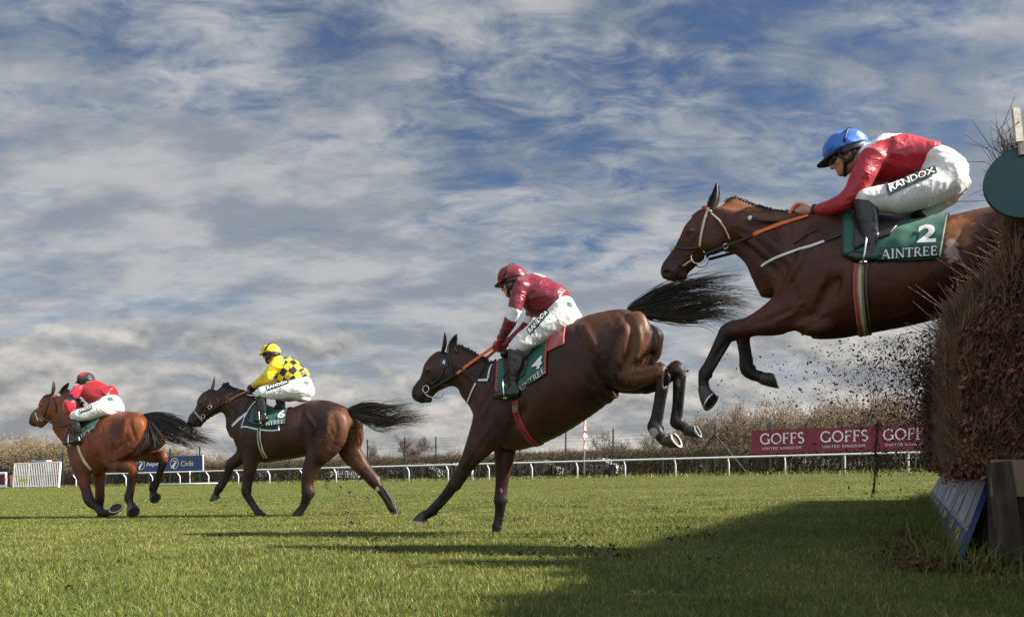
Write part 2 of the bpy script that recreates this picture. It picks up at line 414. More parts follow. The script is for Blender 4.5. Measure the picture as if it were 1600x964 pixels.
SERIF = {
 'A': (.86, [([(.10, 0), (.43, 1)], t_), ([(.43, 1), (.76, 0)], T_), ([(.22, .34), (.64, .34)], t_), ([(0, .03), (.22, .03)], .06), ([(.62, .03), (.88, .03)], .06)]),
 'I': (.36, [([(.18, 0), (.18, 1)], T_), ([(.04, .03), (.32, .03)], .06), ([(.04, .97), (.32, .97)], .06)]),
 'N': (.9, [([(.14, 0), (.14, 1)], t_), ([(.14, .98), (.76, .02)], T_), ([(.76, 0), (.76, 1)], t_), ([(0, .03), (.28, .03)], .06), ([(.62, .97), (.9, .97)], .06)]),
 'T': (.74, [([(.37, 0), (.37, 1)], T_), ([(.02, .95), (.72, .95)], .08), ([(.22, .03), (.52, .03)], .06), ([(.03, .98), (.03, .80)], .05), ([(.71, .98), (.71, .80)], .05)]),
 'R': (.8, [([(.16, 0), (.16, 1)], T_), ([(.1, .96), (.38, .96)] + arc(.38, .73, .2, .23, 90, -90) + [(.2, .5)], .09), ([(.38, .5), (.72, .02)], T_), ([(.02, .03), (.3, .03)], .06), ([(.66, .03), (.84, .03)], .06)]),
 'E': (.68, [([(.16, 0), (.16, 1)], T_), ([(.1, .96), (.58, .96)], .075), ([(.16, .52), (.5, .52)], .075), ([(.1, .04), (.62, .04)], .075), ([(.57, .98), (.57, .8)], .05), ([(.61, .02), (.61, .22)], .05), ([(.49, .42), (.49, .62)], .05)]),
 'G': (.95, [(arc(.5, .5, .4, .46, 40, 330, 24), .12), ([(.83, .05), (.83, .42)], T_), ([(.64, .42), (.95, .42)], .06), ([(.8, .72), (.8, .95)], .05)]),
 'O': (1.0, [(arc(.5, .5, .4, .46, 0, 360, 30), .125)]),
 'F': (.64, [([(.16, 0), (.16, 1)], T_), ([(.1, .96), (.58, .96)], .075), ([(.16, .52), (.48, .52)], .075), ([(.57, .98), (.57, .8)], .05), ([(.02, .03), (.32, .03)], .06), ([(.47, .42), (.47, .62)], .05)]),
 'S': (.62, [(arc(.3, .74, .2, .22, 30, 250, 12) + arc(.31, .26, .22, .23, 80, -150, 14), .12)]),
}
def serif_mesh(word, gap=.06):
    V, F, x = [], [], 0.0; lift = 0
    for ch in word:
        w, strokes = SERIF[ch]
        for pts, th in strokes:
            lift += 1; b = len(V); n = len(pts); z = (lift % 5) * .0004
            for i, (a, c) in enumerate(pts):
                p0, p1 = pts[max(i - 1, 0)], pts[min(i + 1, n - 1)]; dx, dy = p1[0] - p0[0], p1[1] - p0[1]; l = math.hypot(dx, dy) or 1
                V += [(x + a - dy / l * th / 2, c + dx / l * th / 2, z), (x + a + dy / l * th / 2, c - dx / l * th / 2, z)]
            for i in range(n - 1): F.append((b + 2 * i + 1, b + 2 * i + 3, b + 2 * i + 2, b + 2 * i))
        x += w + gap
    return [(v[0] / (x - gap), v[1], v[2]) for v in V], F
def rect_mesh(nx, ny):
    V = [(i / nx, j / ny, 0) for j in range(ny + 1) for i in range(nx + 1)]; w = nx + 1
    return V, [(j * w + i, j * w + i + 1, (j + 1) * w + i + 1, (j + 1) * w + i) for j in range(ny) for i in range(nx)]
def decal(name, mesh2d, quad, skin, mat, parent, off=.004):
    """lay a flat shape on a surface; quad = photo pixels of its lower left, lower right, upper right, upper left corner"""
    V2, F2 = mesh2d; (ax, ay), (bx, by), (cx, cy), (dx, dy) = quad; V, ok = [], []
    for x, y, *z in V2:
        px = (ax * (1 - x) + bx * x) * (1 - y) + (dx * (1 - x) + cx * x) * y; py = (ay * (1 - x) + by * x) * (1 - y) + (dy * (1 - x) + cy * x) * y
        h = skin.hit(px, py); ok.append(h is not None)
        V.append(h[0] + h[1] * (off + (z[0] if z else 0)) if h else Vector((0, 0, 0)))
    F = [f for f in F2 if all(ok[i] for i in f)]
    use = sorted({i for f in F for i in f}); mp = {i: k for k, i in enumerate(use)}
    return link(name, mesh_py(name, [V[i] for i in use], [tuple(mp[i] for i in f) for f in F]), parent, [mat])

# ------------------------------------------------------------------ materials of the animals and their tack
def coat_mat(name, body, body2, dark, shine=.45):
    m = bpy.data.materials.new(name); m.use_nodes = True; nt = m.node_tree; N = nt.nodes; L = nt.links; p = N['Principled BSDF']
    def at(n):
        a = N.new('ShaderNodeAttribute'); a.attribute_name = n; return a.outputs['Fac']
    tc = N.new('ShaderNodeTexCoord')
    def nz(sc, det, st=None):
        n = N.new('ShaderNodeTexNoise'); n.inputs['Scale'].default_value = sc; n.inputs['Detail'].default_value = det; v = tc.outputs['Object']
        if st: mp = N.new('ShaderNodeMapping'); mp.inputs['Scale'].default_value = st; L.new(v, mp.inputs[0]); v = mp.outputs[0]
        L.new(v, n.inputs['Vector']); return n.outputs[0]
    def mix(f, a, b):
        x = N.new('ShaderNodeMix'); x.data_type = 'RGBA'
        L.new(f, x.inputs[0]) if not isinstance(f, float) else setattr(x.inputs[0], 'default_value', f)
        for i, c in ((6, a), (7, b)):
            if isinstance(c, tuple): x.inputs[i].default_value = (*c, 1)
            else: L.new(c, x.inputs[i])
        return x.outputs[2]
    def rmp(v, a, b):
        r = N.new('ShaderNodeMapRange'); r.inputs[1].default_value = a; r.inputs[2].default_value = b; L.new(v, r.inputs[0]); return r.outputs[0]
    c = mix(rmp(nz(3.2, 7), .33, .67), tuple(q * .72 for q in body), tuple(q * 1.15 for q in body2))
    fine = mix(rmp(nz(90, 3, (1, 1, .35)), .3, .7), (.72, .72, .72), (1.25, 1.2, 1.15))
    x = N.new('ShaderNodeMix'); x.data_type = 'RGBA'; x.blend_type = 'MULTIPLY'; x.inputs[0].default_value = 1; L.new(c, x.inputs[6]); L.new(fine, x.inputs[7]); c = x.outputs[2]
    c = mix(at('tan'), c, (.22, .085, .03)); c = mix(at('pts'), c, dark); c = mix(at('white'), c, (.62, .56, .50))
    # mud splashes, more of them low down
    mud = N.new('ShaderNodeMath'); mud.operation = 'MULTIPLY'; L.new(rmp(nz(26, 6), .63, .67), mud.inputs[0]); mud.inputs[1].default_value = .45
    c = mix(mud.outputs[0], c, (.020, .015, .011)); L.new(c, p.inputs['Base Color'])
    rg = N.new('ShaderNodeMapRange'); L.new(nz(9, 5), rg.inputs[0]); rg.inputs[3].default_value = shine - .10; rg.inputs[4].default_value = shine + .22; L.new(rg.outputs[0], p.inputs['Roughness'])
    p.inputs['Specular IOR Level'].default_value = .27; p.inputs['Sheen Weight'].default_value = .0; p.inputs['Sheen Roughness'].default_value = .5
    b = N.new('ShaderNodeBump'); b.inputs['Strength'].default_value = .16; b.inputs['Distance'].default_value = .012; L.new(nz(16, 6, (1, 1, .6)), b.inputs['Height'])
    b2 = N.new('ShaderNodeBump'); b2.inputs['Strength'].default_value = .12; b2.inputs['Distance'].default_value = .004; L.new(nz(150, 3, (1, 1, .3)), b2.inputs['Height']); L.new(b.outputs[0], b2.inputs['Normal'])
    vn = N.new('ShaderNodeTexNoise'); vn.noise_type = 'RIDGED_MULTIFRACTAL'; vn.inputs['Scale'].default_value = 3.4; vn.inputs['Detail'].default_value = 2.5; vn.inputs['Distortion'].default_value = .9; vn.inputs['Offset'].default_value = 1.0; L.new(tc.outputs['Object'], vn.inputs['Vector'])
    b3 = N.new('ShaderNodeBump'); b3.inputs['Strength'].default_value = .16; b3.inputs['Distance'].default_value = .010; L.new(rmp(vn.outputs[0], .9, 1.9), b3.inputs['Height']); L.new(b3.outputs[0], b.inputs['Normal'])
    L.new(b2.outputs[0], p.inputs['Normal']); return m
m_ear = M('dark_ear', (.020, .0125, .0095), .6, var=.3, vscale=20)
m_hoof = M('hoof_horn', (.030, .026, .022), .42, var=.4, vscale=30, bump=.2, bscale=80)
m_shoe = M('shoe_steel', (.55, .54, .52), .35, metal=1, var=.2)
m_sole = M('hoof_sole', (.034, .027, .020), .8, var=.4, vscale=40)
m_hair = M('black_hair', (.012, .0105, .010), .5, spec=.35)
def hair_mat():
    m = M('tail_hair', (.012, .010, .009), .45, spec=.45); nt = m.node_tree; a = nt.nodes.new('ShaderNodeAttribute'); a.attribute_name = 'tint'; x = nt.nodes.new('ShaderNodeMix'); x.data_type = 'RGBA'
    x.inputs[6].default_value = (.010, .0088, .0082, 1); x.inputs[7].default_value = (.085, .060, .044, 1); nt.links.new(a.outputs['Fac'], x.inputs[0]); nt.links.new(x.outputs[2], nt.nodes['Principled BSDF'].inputs['Base Color']); return m
m_tail = hair_mat()
m_hair2 = M('brown_black_hair', (.028, .019, .014), .42, spec=.5)
m_leather = M('black_leather', (.018, .016, .015), .35, var=.3, vscale=30, bump=.15)
m_browlea = M('brown_leather', (.075, .030, .014), .45, var=.3, vscale=30, bump=.15)
m_white_strap = M('white_webbing', (.62, .62, .63), .6, bump=.1, bscale=200)
m_cream_strap = M('cream_webbing', (.50, .44, .31), .7, bump=.12, bscale=150, var=.2)
m_red_web = M('dark_red_webbing', (.26, .022, .030), .65, bump=.12, bscale=150, var=.2)
m_orange = M('orange_rubber', (.62, .13, .028), .6, bump=.3, bscale=160)
m_brown_grip = M('rust_rubber', (.30, .095, .045), .6, bump=.3, bscale=160)
m_steel = M('steel', (.62, .61, .58), .25, metal=1)
m_green = M('green_cloth', (.012, .085, .055), .62, var=.18, vscale=14, bump=.25, bscale=9, sheen=.1)
m_dgreen = M('dark_green_print', (.006, .040, .030), .6)
m_white = M('white_print', (.72, .72, .70), .55)
m_redprint = M('red_print', (.50, .022, .040), .6)
m_aqua = M('pale_aqua_braid', (.50, .68, .70), .6)
m_black_pad = M('black_pad', (.016, .016, .018), .75, bump=.2, bscale=120)
m_maroon_pad = M('dusty_red_pad', (.36, .10, .10), .8, var=.25, vscale=20, bump=.2, bscale=40)
m_eye = M('dark_eye', (.010, .006, .004), .06, spec=.8)

def build_horse(K):
    fr = Frame(*K['frame']); K['fr'] = fr; vox = K['vox']
    to = fr.torso(K['torso'], cap=.6); ne = fr.torso(K['neck']); he = fr.torso(K['head'], cap=.35); K['to'] = to
    prims = [(to, .02, 1), (ne, .09, 1), (he, .05, 1)]
    legs = []
    for nm in ('nf', 'ff', 'nh', 'fh'):
        st = [list(q) for q in K[nm]]; kn, fe = K['joints'][nm]
        for i_ in range(kn + 1, fe):
            f_ = (i_ - kn) / (fe - kn); st[i_][2] *= 1 - .20 * math.sin(math.pi * f_)
        st[kn][2] *= 1.05; st[fe][2] *= 1.06
        lg = fr.limb(st, lat=.78, grow=.003); legs.append((nm, lg)); prims.append((lg, .055 if nm[1] == 'f' else .07, 1))
        iK, iF = kn * 4, fe * 4; Ck, Uk, Tk, Hk = lg.C[iK], lg.U[iK], lg.T[iK], lg.H[iK]; Cf, Uf, Hf = lg.C[iF], lg.U[iF], lg.H[iF]
        prims.append((chain([Cf - Uf * Hf * .75, Cf - Uf * Hf * 1.15 + lg.T[iF] * .012], [.014, .009]), .012, 1))                  # ergot and feather
        a_ = lg.C[iK + 3] - lg.U[iK + 3] * lg.H[iK + 3] * .86; c_ = lg.C[iF - 2] - lg.U[iF - 2] * lg.H[iF - 2] * .82; rr_ = .30 * Hk
        prims.append((chain([a_, (a_ + c_) / 2 - Uk * .004, c_], [rr_, rr_ * .9, rr_ * 1.1]), .007, 1))                             # flexor tendons
        if nm[0:2] in ('nf', 'ff'):
            prims.append((chain([Ck - Uk * Hk * .8 - Tk * .02, Ck - Uk * Hk * 1.05 - Tk * .004], [.017, .011]), .012, 1))
            for sg in (1, -1): prims.append((Ell(Ck + Uk * Hk * .35 + np.array([0, sg, 0]) * lg.W[iK] * .75, (.020, .012, .026)), .014, 1))
        else:
            prims.append((chain([Ck - Uk * Hk * .70 + Tk * .05, Ck - Uk * Hk * 1.06 - Tk * .012, Ck - Uk * Hk * .75 - Tk * .06], [.014, .017, .011]), .014, 1))
            for sg in (1, -1): prims.append((Ell(Ck + Uk * Hk * .2 + np.array([0, sg, 0]) * lg.W[iK] * .8, (.022, .012, .020)), .014, 1))
    for e in K.get('bumps', []):       # muscles: (px, py, v, along px, across px, lateral m, tilt deg, k, sign)
        c = fr.p(e[0], e[1], e[2]); s = fr.m(c); t = math.radians(e[6]); R = [(math.cos(t), 0, math.sin(t)), (0, 1, 0), (-math.sin(t), 0, math.cos(t))]
        prims.append((Ell(c, (e[3] * s, e[5], e[4] * s), R), e[7], e[8]))
    # head detail: cheek discs, brows, nostrils, mouth line, chin
    F_, U_, Lh = he.T, he.U, he.L; n = len(he.C) - 1; ln = he.len[-1]
    def hp(t, up, lat):
        i = min(int(t * n), n); return he.C[i] + U_[i] * he.H[i] * up + np.array([0, 1, 0]) * he.W[i] * lat
    for sg in (1, -1):
        prims += [(Ell(hp(.22, -.42, .62 * sg), (.085, .028, .085)), .03, 1), (Ell(hp(.34, .42, .86 * sg), (.036, .018, .024)), .025, 1), (Ell(hp(.325, .56, .90 * sg), (.034, .016, .010), _rot(he.T[n // 3])), .012, 1), (Ell(hp(.52, .10, .98 * sg), (.075, .010, .009), _rot(he.T[n // 2])), .02, 1),
                  (Ell(hp(.62, -.25, .86 * sg), (.10, .014, .018), _rot(he.T[n // 2])), .03, 1),
                  (Ell(hp(.92, .30, .92 * sg), (.026, .020, .019)), .02, 1), (Ell(hp(.945, .24, 1.10 * sg), (.019, .017, .012)), .008, -1),
                  (Ell(hp(.80, -.62, 1.04 * sg), (.050, .010, .006), _rot(he.T[int(n * .8)])), .012, -1)]
    prims.append((Ell(hp(.86, -1.02, 0), (.032, .028, .018)), .03, 1))
    # muscle ridges and furrows: laid on a coarse first cast of the body, then mirrored to the far side
    cv, cq = Field(prims, vox * 1.7).mesh(); csk = Skin(fr, (relax(cv, cq, 2), cq))
    for sg_, r_, off_, k_, pts_ in K.get('lines', []):
        if sg_ < 0: off_ += .0035; k_ *= 1.35
        P_, N_ = csk.path(pts_, off_, 4)
        if len(P_) < 3: continue
        P_ = np.array([list(p) for p in P_]); f_ = np.sin(np.linspace(.25, math.pi - .25, len(P_))); 
        for mir in (1, -1): prims.append((chain(P_ * np.array([1, mir, 1]), r_ * (.35 + .65 * f_)), k_, sg_))
    body, V, Q = sculpt('racehorse', prims, vox, None, [K['coat']], it=2,
                        disp=lambda P: .0020 * fsum(P, 9, 3, 3) + .0011 * fsum(P, 30, 4, 2))
    fr.place(body); tag(body, K['label'], 'horse', 'racehorses with jockeys up')
    K['VQ'] = (V, Q); K['body'] = body
    # colours of the coat: black points on the legs, muzzle, ears; patches
    pts = np.zeros(len(V))
    dl = np.array([lg.dist(V) for _, lg in legs]); dto = to.dist(V)
    for i, (nm, lg) in enumerate(legs):
        t = lg.query(V) / (len(lg.C) - 1); a, b = K['points'][nm]
        pts = np.where((dl[i] < .03) & (dl[i] == dl.min(0)), np.maximum(pts, sstep(t, a, b)), pts)
    dh = he.dist(V); th = he.query(V) / n; near_head = (dh < .05)
    pts = np.where(near_head, np.maximum(pts, sstep(th, K.get('face', .62), .95) * K.get('muzzle', .8)), pts)
    pts = np.clip(pts + .10 * fsum(V, 14, 5, 2) * (pts > .05) * (pts < .95), 0, 1); attr(body, 'pts', pts)
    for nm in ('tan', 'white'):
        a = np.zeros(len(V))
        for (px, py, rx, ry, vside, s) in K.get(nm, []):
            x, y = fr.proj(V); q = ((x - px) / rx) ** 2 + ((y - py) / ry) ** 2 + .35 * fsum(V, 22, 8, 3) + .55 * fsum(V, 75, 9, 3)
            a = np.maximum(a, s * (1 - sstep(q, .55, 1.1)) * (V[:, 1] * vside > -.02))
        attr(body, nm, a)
    sk = Skin(fr, (V, Q)); K['skin'] = sk
    # eyes, hooves
    for sg in (1, -1):
        c = hp(.345, .38, .95 * sg); mb = MB(); sph(mb, c, (.025, .014, .020)); mb.build('eye', m_eye, body, True)
    for nm in ('nf', 'ff', 'nh', 'fh'): build_hoof(fr, K['hoof'][nm], body, K['hoof'].get('shoe', ()), nm, dict(legs)[nm])
    for bq, tq, lean in K['ears']:
        B, Tp = fr.p(*bq), fr.p(*tq); d = Tp - B; ln_ = np.linalg.norm(d); d = d / ln_; f = lean - d * (lean @ d); f /= np.linalg.norm(f); sd = np.cross(d, f); Ve, Fe = [], []
        for i in range(13):
            t = i / 12; w = np.interp(t, [0, .25, .5, .75, .92, 1], [.026, .036, .038, .026, .010, .002]); c = B + d * ln_ * (t * 1.34 - .34) - f * .010 * math.sin(math.pi * t)
            for j in range(11):
                a_ = math.radians(-118 + 236 * j / 10); Ve.append(c - f * w * .62 * math.cos(a_) + sd * w * math.sin(a_) * (1 - .12 * (abs(j - 5) == 5)))
        Fe = [(i * 11 + j, i * 11 + j + 1, (i + 1) * 11 + j + 1, (i + 1) * 11 + j) for i in range(12) for j in range(10)]
        eo = link('ear', mesh_py('ear', Ve, Fe), body, [m_ear], True); md = eo.modifiers.new('s', 'SOLIDIFY'); md.thickness = .006; md.offset = 0
    # mane
    mb = MB(); nm_ = K.get('mane', 22)
    for i in range(nm_):
        f = i / (nm_ - 1); t = .10 + .84 * f; q, no = ne.surf(t, 0.0); t2 = ne.T[int(t * (len(ne.C) - 1))]
        h = sk.near(q + no * .02)[0]
        if K.get('plaits'):
            k_ = random.uniform(.7, 1.15); sph(mb, h + Vector(no) * .010 + Vector((random.uniform(-.006, .006), 0, 0)), (.018 * k_, .012, .018 * k_)); sph(mb, h + Vector(no) * .026 * k_ + Vector((.005, .004, 0)), (.009 * k_, .009, .010 * k_), 6)
        for j in range(10):
            a = random.uniform(-1, 1); ln_ = random.uniform(.03, .07) * (.4 if K.get('plaits') else K.get('mane_len', 1))
            p0 = h + Vector((a * .018 * t2[0], random.uniform(-.012, .012), a * .018 * t2[2])); side = random.uniform(-.6, -.1)
            p1 = p0 + Vector(no) * ln_ * .6 + Vector((.0, side * ln_ * .6, 0)) - Vector(t2) * .01; p2 = p1 + Vector(no) * ln_ * .1 + Vector((0, side * ln_, -.01)) - Vector(t2) * .015
            mb.tube([p0 - Vector(no) * .01, p1, p2], [.006, .005, .0015], 4, False)
    mb.build('mane', m_hair, body, True)
    build_tail(K, fr, body)
    return body
def _rot(T):
    T = np.asarray(T) / np.linalg.norm(T); U = np.cross(T, [0, 1, 0]); return np.array([T, [0, 1, 0], U])
def sph(mb, c, r, n=8):
    V, F = [], []; c = Vector(c)
    for i in range(1, n):
        for j in range(2 * n):
            a, b = math.pi * i / n, math.pi * j / n; V.append(c + Vector((r[0] * math.sin(a) * math.cos(b), r[1] * math.sin(a) * math.sin(b), r[2] * math.cos(a))))
    V += [c + Vector((0, 0, r[2])), c - Vector((0, 0, r[2]))]; m = 2 * n; N = len(V)
    for i in range(n - 2):
        for j in range(m): F.append((i * m + j, (i + 1) * m + j, (i + 1) * m + (j + 1) % m, i * m + (j + 1) % m))
    for j in range(m): F.append((N - 2, j, (j + 1) % m)); F.append((N - 1, (n - 2) * m + (j + 1) % m, (n - 2) * m + j))
    mb.add(V, F)
def build_hoof(fr, h, body, shod, nm, leg):
    (cx, cy, chw), (hx, hy), (tx, ty), v = h[:4]; roll = h[4] if len(h) > 4 else 0
    c = fr.p(cx, cy, v); heel = fr.p(hx, hy, v); toe = fr.p(tx, ty, v); s = fr.m(c)
    e1 = (toe - heel) / 2; sc = (toe + heel) / 2; lat = np.array([0, 1., 0]); nrm = np.cross(e1, lat); nrm /= np.linalg.norm(nrm)
    if nrm @ (sc - c) < 0: nrm = -nrm
    if roll: lat = lat * math.cos(roll) + nrm * math.sin(roll); nrm = np.cross(e1, lat); nrm /= np.linalg.norm(nrm); nrm *= np.sign(nrm @ (sc - c)) or 1
    R1 = np.linalg.norm(e1); d1 = e1 / R1; r0 = chw * s; n = 20; V, F = [], []
    ax = c - leg.C[-7]; ax = ax / np.linalg.norm(ax); d0 = d1 - ax * (d1 @ ax); d0 = d0 / np.linalg.norm(d0)   # the coronet lies square to the pastern
    def ring(cc, a, b, f=1.):
        d = d0 * (1 - f) + d1 * f; d = d / np.linalg.norm(d)
        for k in range(n):
            q = 2 * math.pi * k / n; x = math.cos(q); V.append(cc + d * a * (x if x > -.75 else -.75) + lat * b * math.sin(q))
    L1 = R1 * .92
    ring(c - ax * .020, r0 * .85, r0 * .80, 0); ring(c, r0 * 1.06, r0 * 1.0, 0); ring(c + (sc - c) * .12, r0 * 1.12, r0 * 1.06, .1)
    ring(c + (sc - c) * .55, r0 * .5 + R1 * .52, (r0 + L1) / 2, .5); ring(sc, R1, L1, 1)
    for i in range(4):
        for k in range(n): F.append((i * n + k, i * n + (k + 1) % n, (i + 1) * n + (k + 1) % n, (i + 1) * n + k))
    F.append(tuple(range(n)))
    mb = MB(); mb.add(V, F); o = mb.build('hoof', m_hoof, body, True)
    V2 = []; V = V2; F = []
    ring(sc, R1 * .99, L1 * .99); ring(sc - nrm * .006, R1 * .72, L1 * .70); ring(sc + nrm * .002, R1 * .30, L1 * .22)
    for i in range(2):
        for k in range(n): F.append((i * n + k, i * n + (k + 1) % n, (i + 1) * n + (k + 1) % n, (i + 1) * n + k))
    F.append(tuple(range(2 * n, 3 * n))); mb = MB(); mb.add(V, F); mb.build('sole', m_sole, o)
    if nm in shod:
        pts = []
        for k in range(19):
            q = math.radians(-150 + 300 * k / 18); pts.append(Vector(sc + nrm * .004 + d1 * R1 * .87 * math.cos(q) + lat * L1 * .86 * math.sin(q)))
        mb = MB(); mb.ribbon(pts, [Vector(nrm)] * 19, .020, .008); mb.build('horseshoe', m_shoe, o)
def build_tail(K, fr, body):
    """K['tail']: guide strands, each a list of (px, py, v); strands run between neighbouring guides"""
    G = [catmull([fr.p(*q) for q in g], 8) for g in K['tail']]
    G = [g[np.linspace(0, len(g) - 1, 15).round().astype(int)] for g in G]; mb = MB(); ns = K.get('strands', 520)
    r = np.random.default_rng(11); VV, FF, TT, b = [], [], [], 0
    wts = np.array(K.get('tailw', [1] * (len(G) - 1)), float); wts /= wts.sum()
    for i in range(ns):
        if i % 14 == 0:
            k = r.choice(len(G) - 1, p=wts); f0 = r.random(); ldev = r.normal(size=3) * np.array([.06, .07, .055]); ltint = r.random() ** 2.2; lw = r.normal(size=3) * .03; lph, lfr = r.uniform(0, 6), r.uniform(3, 7)
        f = np.clip(f0 + r.normal() * .10, 0, 1); g = G[k] * (1 - f) + G[k + 1] * f
        end = 1 if r.random() < .45 else r.uniform(.55, 1); m = max(5, int(15 * end)); g = g[:m]; u = np.linspace(0, end, m)
        root = r.normal(size=3) * .010; dev = ldev + r.normal(size=3) * np.array([.016, .016, .014]) + (r.random() < .2) * r.normal(size=3) * .085; wob = r.normal(size=3) * .006
        P = g + root + lw * np.sin(u * lfr + lph)[:, None] * u[:, None] + dev * (u ** 1.6)[:, None] + wob * np.sin(u * r.uniform(3, 9) + r.uniform(0, 6))[:, None] * u[:, None]
        rad = r.uniform(.0022, .0048) * (1 - .85 * (u / end) ** 2)
        T = np.gradient(P, axis=0); T /= np.linalg.norm(T, axis=1)[:, None] + 1e-9; A = np.cross(T, [0.3, .2, 1]); A /= np.linalg.norm(A, axis=1)[:, None] + 1e-9; B = np.cross(T, A)
        for q in range(3): VV.append(P + (A * math.cos(q * 2.094) + B * math.sin(q * 2.094)) * rad[:, None])
        TT.append(np.tile(np.clip(ltint * u ** .7 + r.normal() * .06, 0, 1), 3))
        for j in range(m - 1):
            for q in range(3): FF.append((b + q * m + j, b + ((q + 1) % 3) * m + j, b + ((q + 1) % 3) * m + j + 1, b + q * m + j + 1))
        b += 3 * m
    o = link('tail', mesh_np('tail', np.vstack(VV), np.array(FF), 4), body, [m_tail], True); attr(o, 'tint', np.concatenate(TT))
# ------------------------------------------------------------------ the four horses, read off the photograph (pixels) on their own planes
H1 = dict(joints=dict(nf=(4,6),ff=(4,7),nh=(5,9),fh=(4,8)), lines=[(-1,.024,.014,.03,[(160,668),(158,690),(155,714)]),(-1,.020,.013,.03,[(205,648),(203,660),(207,674),(212,688)]),(-1,.016,.011,.025,[(180,704),(189,697),(198,689)]),(1,.022,-.006,.03,[(196,655),(195,675),(188,692)]),(-1,.022,.014,.03,[(134,680),(140,700),(140,722)]),(1,.018,-.004,.03,[(122,668),(118,690),(118,708)]),(1,.008,-.002,.012,[(165,735),(150,728),(143,715)]),(-1,.016,.012,.025,[(108,632),(104,655),(106,675)])], frame=(-6.06, 12.0, 18), vox=.014, label='bright bay racehorse galloping in the lead, black tail flying, rider in a black helmet',
  coat=coat_mat('bright_bay_coat', (.088, .024, .0085), (.170, .047, .0145), (.012, .009, .008)),
  torso=[(120,664,122,735,.165),(134,655,136,741,.21),(147,652,150,741,.245),(160,651,163,738,.265),(174,650,176,733,.28),(188,645,190,728,.29),(202,642,204,722,.28),(215,643,217,712,.275),(226,648,227,703,.25),(234,658,234,693,.2),(239,668,239,684,.12)],
  neck=[(142,652,112,706,.13),(123,634,101,690,.10),(112,623,97,673,.085),(104,615,93,659,.075),(95,609,91,650,.065)],
  head=[(84,610,96,632,.07),(78,614,95,645,.085),(66,622,88,653,.095),(62,633,80,656,.075),(56,642,74,659,.055),(50,649,68,661,.05),(46,655,62,664,.052),(48,661,57,667,.045)],
  ears=[((82,611,.055),(83.5,594.7,.075),np.array([.012,.006,0])),((97,611,-.055),(108,597.6,-.075),np.array([-.004,.012,0]))],
  nf=[(126,706,20,.12,.5),(126,726,16,.14,.6),(129,745,10.5,.14),(134,764,8,.13),(140,782,8,.13),(150,793,5.6,.13),(160,801,6.2,.13),(168,801,5.2,.13),(171,800,5,.13)],
  ff=[(150,712,16,-.12,.5),(154,730,13,-.13,.6),(155,745,9,-.13),(156,763,7.2,-.13),(156,780,7,-.13),(156,793,5,-.13),(156,803,5,-.13),(156,808,5,-.13),(157,813,5,-.13)],
  nh=[(205,665,26,.12,.62),(200,690,29,.15,.5),(188,710,23,.16,.5),(176,722,13,.16,.6),(192,728,10,.16,.8),(206,730,9.5,.16),(207,739,7.5,.16),(204,752,6,.16),(202,766,5.6,.16),(201,778,6.8,.16),(204,786,5.2,.16),(205,790,5,.16)],
  fh=[(238,672,22,-.12,.62),(238,692,22,-.15,.5),(232,706,17,-.16,.5),(240,713,10,-.16,.8),(254,714,8.5,-.16),(254,722,7,-.16),(249,738,5.6,-.16),(244,751,5.4,-.16),(239.5,762,6.4,-.16),(240,768,5,-.16),(240,771,4.8,-.16)],
  points=dict(nf=(.25,.55), ff=(.25,.55), nh=(.50,.62), fh=(.42,.55)),
  hoof=dict(nf=((172,799,5.2),(172,792),(191,796),.13,-.8), ff=((157,813,5.5),(163,819),(152,819),-.13), nh=((205.5,788,5.4),(212,790),(204,809),.16,-.4), fh=((240,770,5),(246,769),(239,786),-.16,-.35), shoe=('nf','nh','fh')),
  bumps=[(214,672,.17,14,20,.08,20,.06,1),(224,672,.03,3,30,.05,-15,.03,-1),(128,690,.15,12,26,.07,15,.05,1),(176,712,.27,5,20,.035,10,.03,-1),(206,700,.29,2.5,22,.02,-30,.02,-1)],
  tan=[(88,622,10,9,1,.35)], white=[(202,767,0.1,0.1,1,0)], muzzle=.95,
  tail=[[(226,648,.0),(245,646,.02),(267,649,.02),(288,658,.02),(310,676,.02),(334,684,.03)],[(227,650,0),(248,656,.02),(268,664,.02),(288,674,.02),(308,684,.02),(328,690,.03)],[(228,652,0),(245,665,.04),(262,677,.03),(280,684,.02),(300,690,.02),(324,695,.02)],[(227,653,.0),(236,666,.1),(243,680,.12),(248,690,.1),(256,694,.08),(264,693,.06)],[(226,653,.02),(229,668,.12),(231,683,.16),(227,698,.18),(220,706,.18),(213,712,.18)]],
  tailw=[1.5,1.4,.8,.45], strands=620, mane=16)
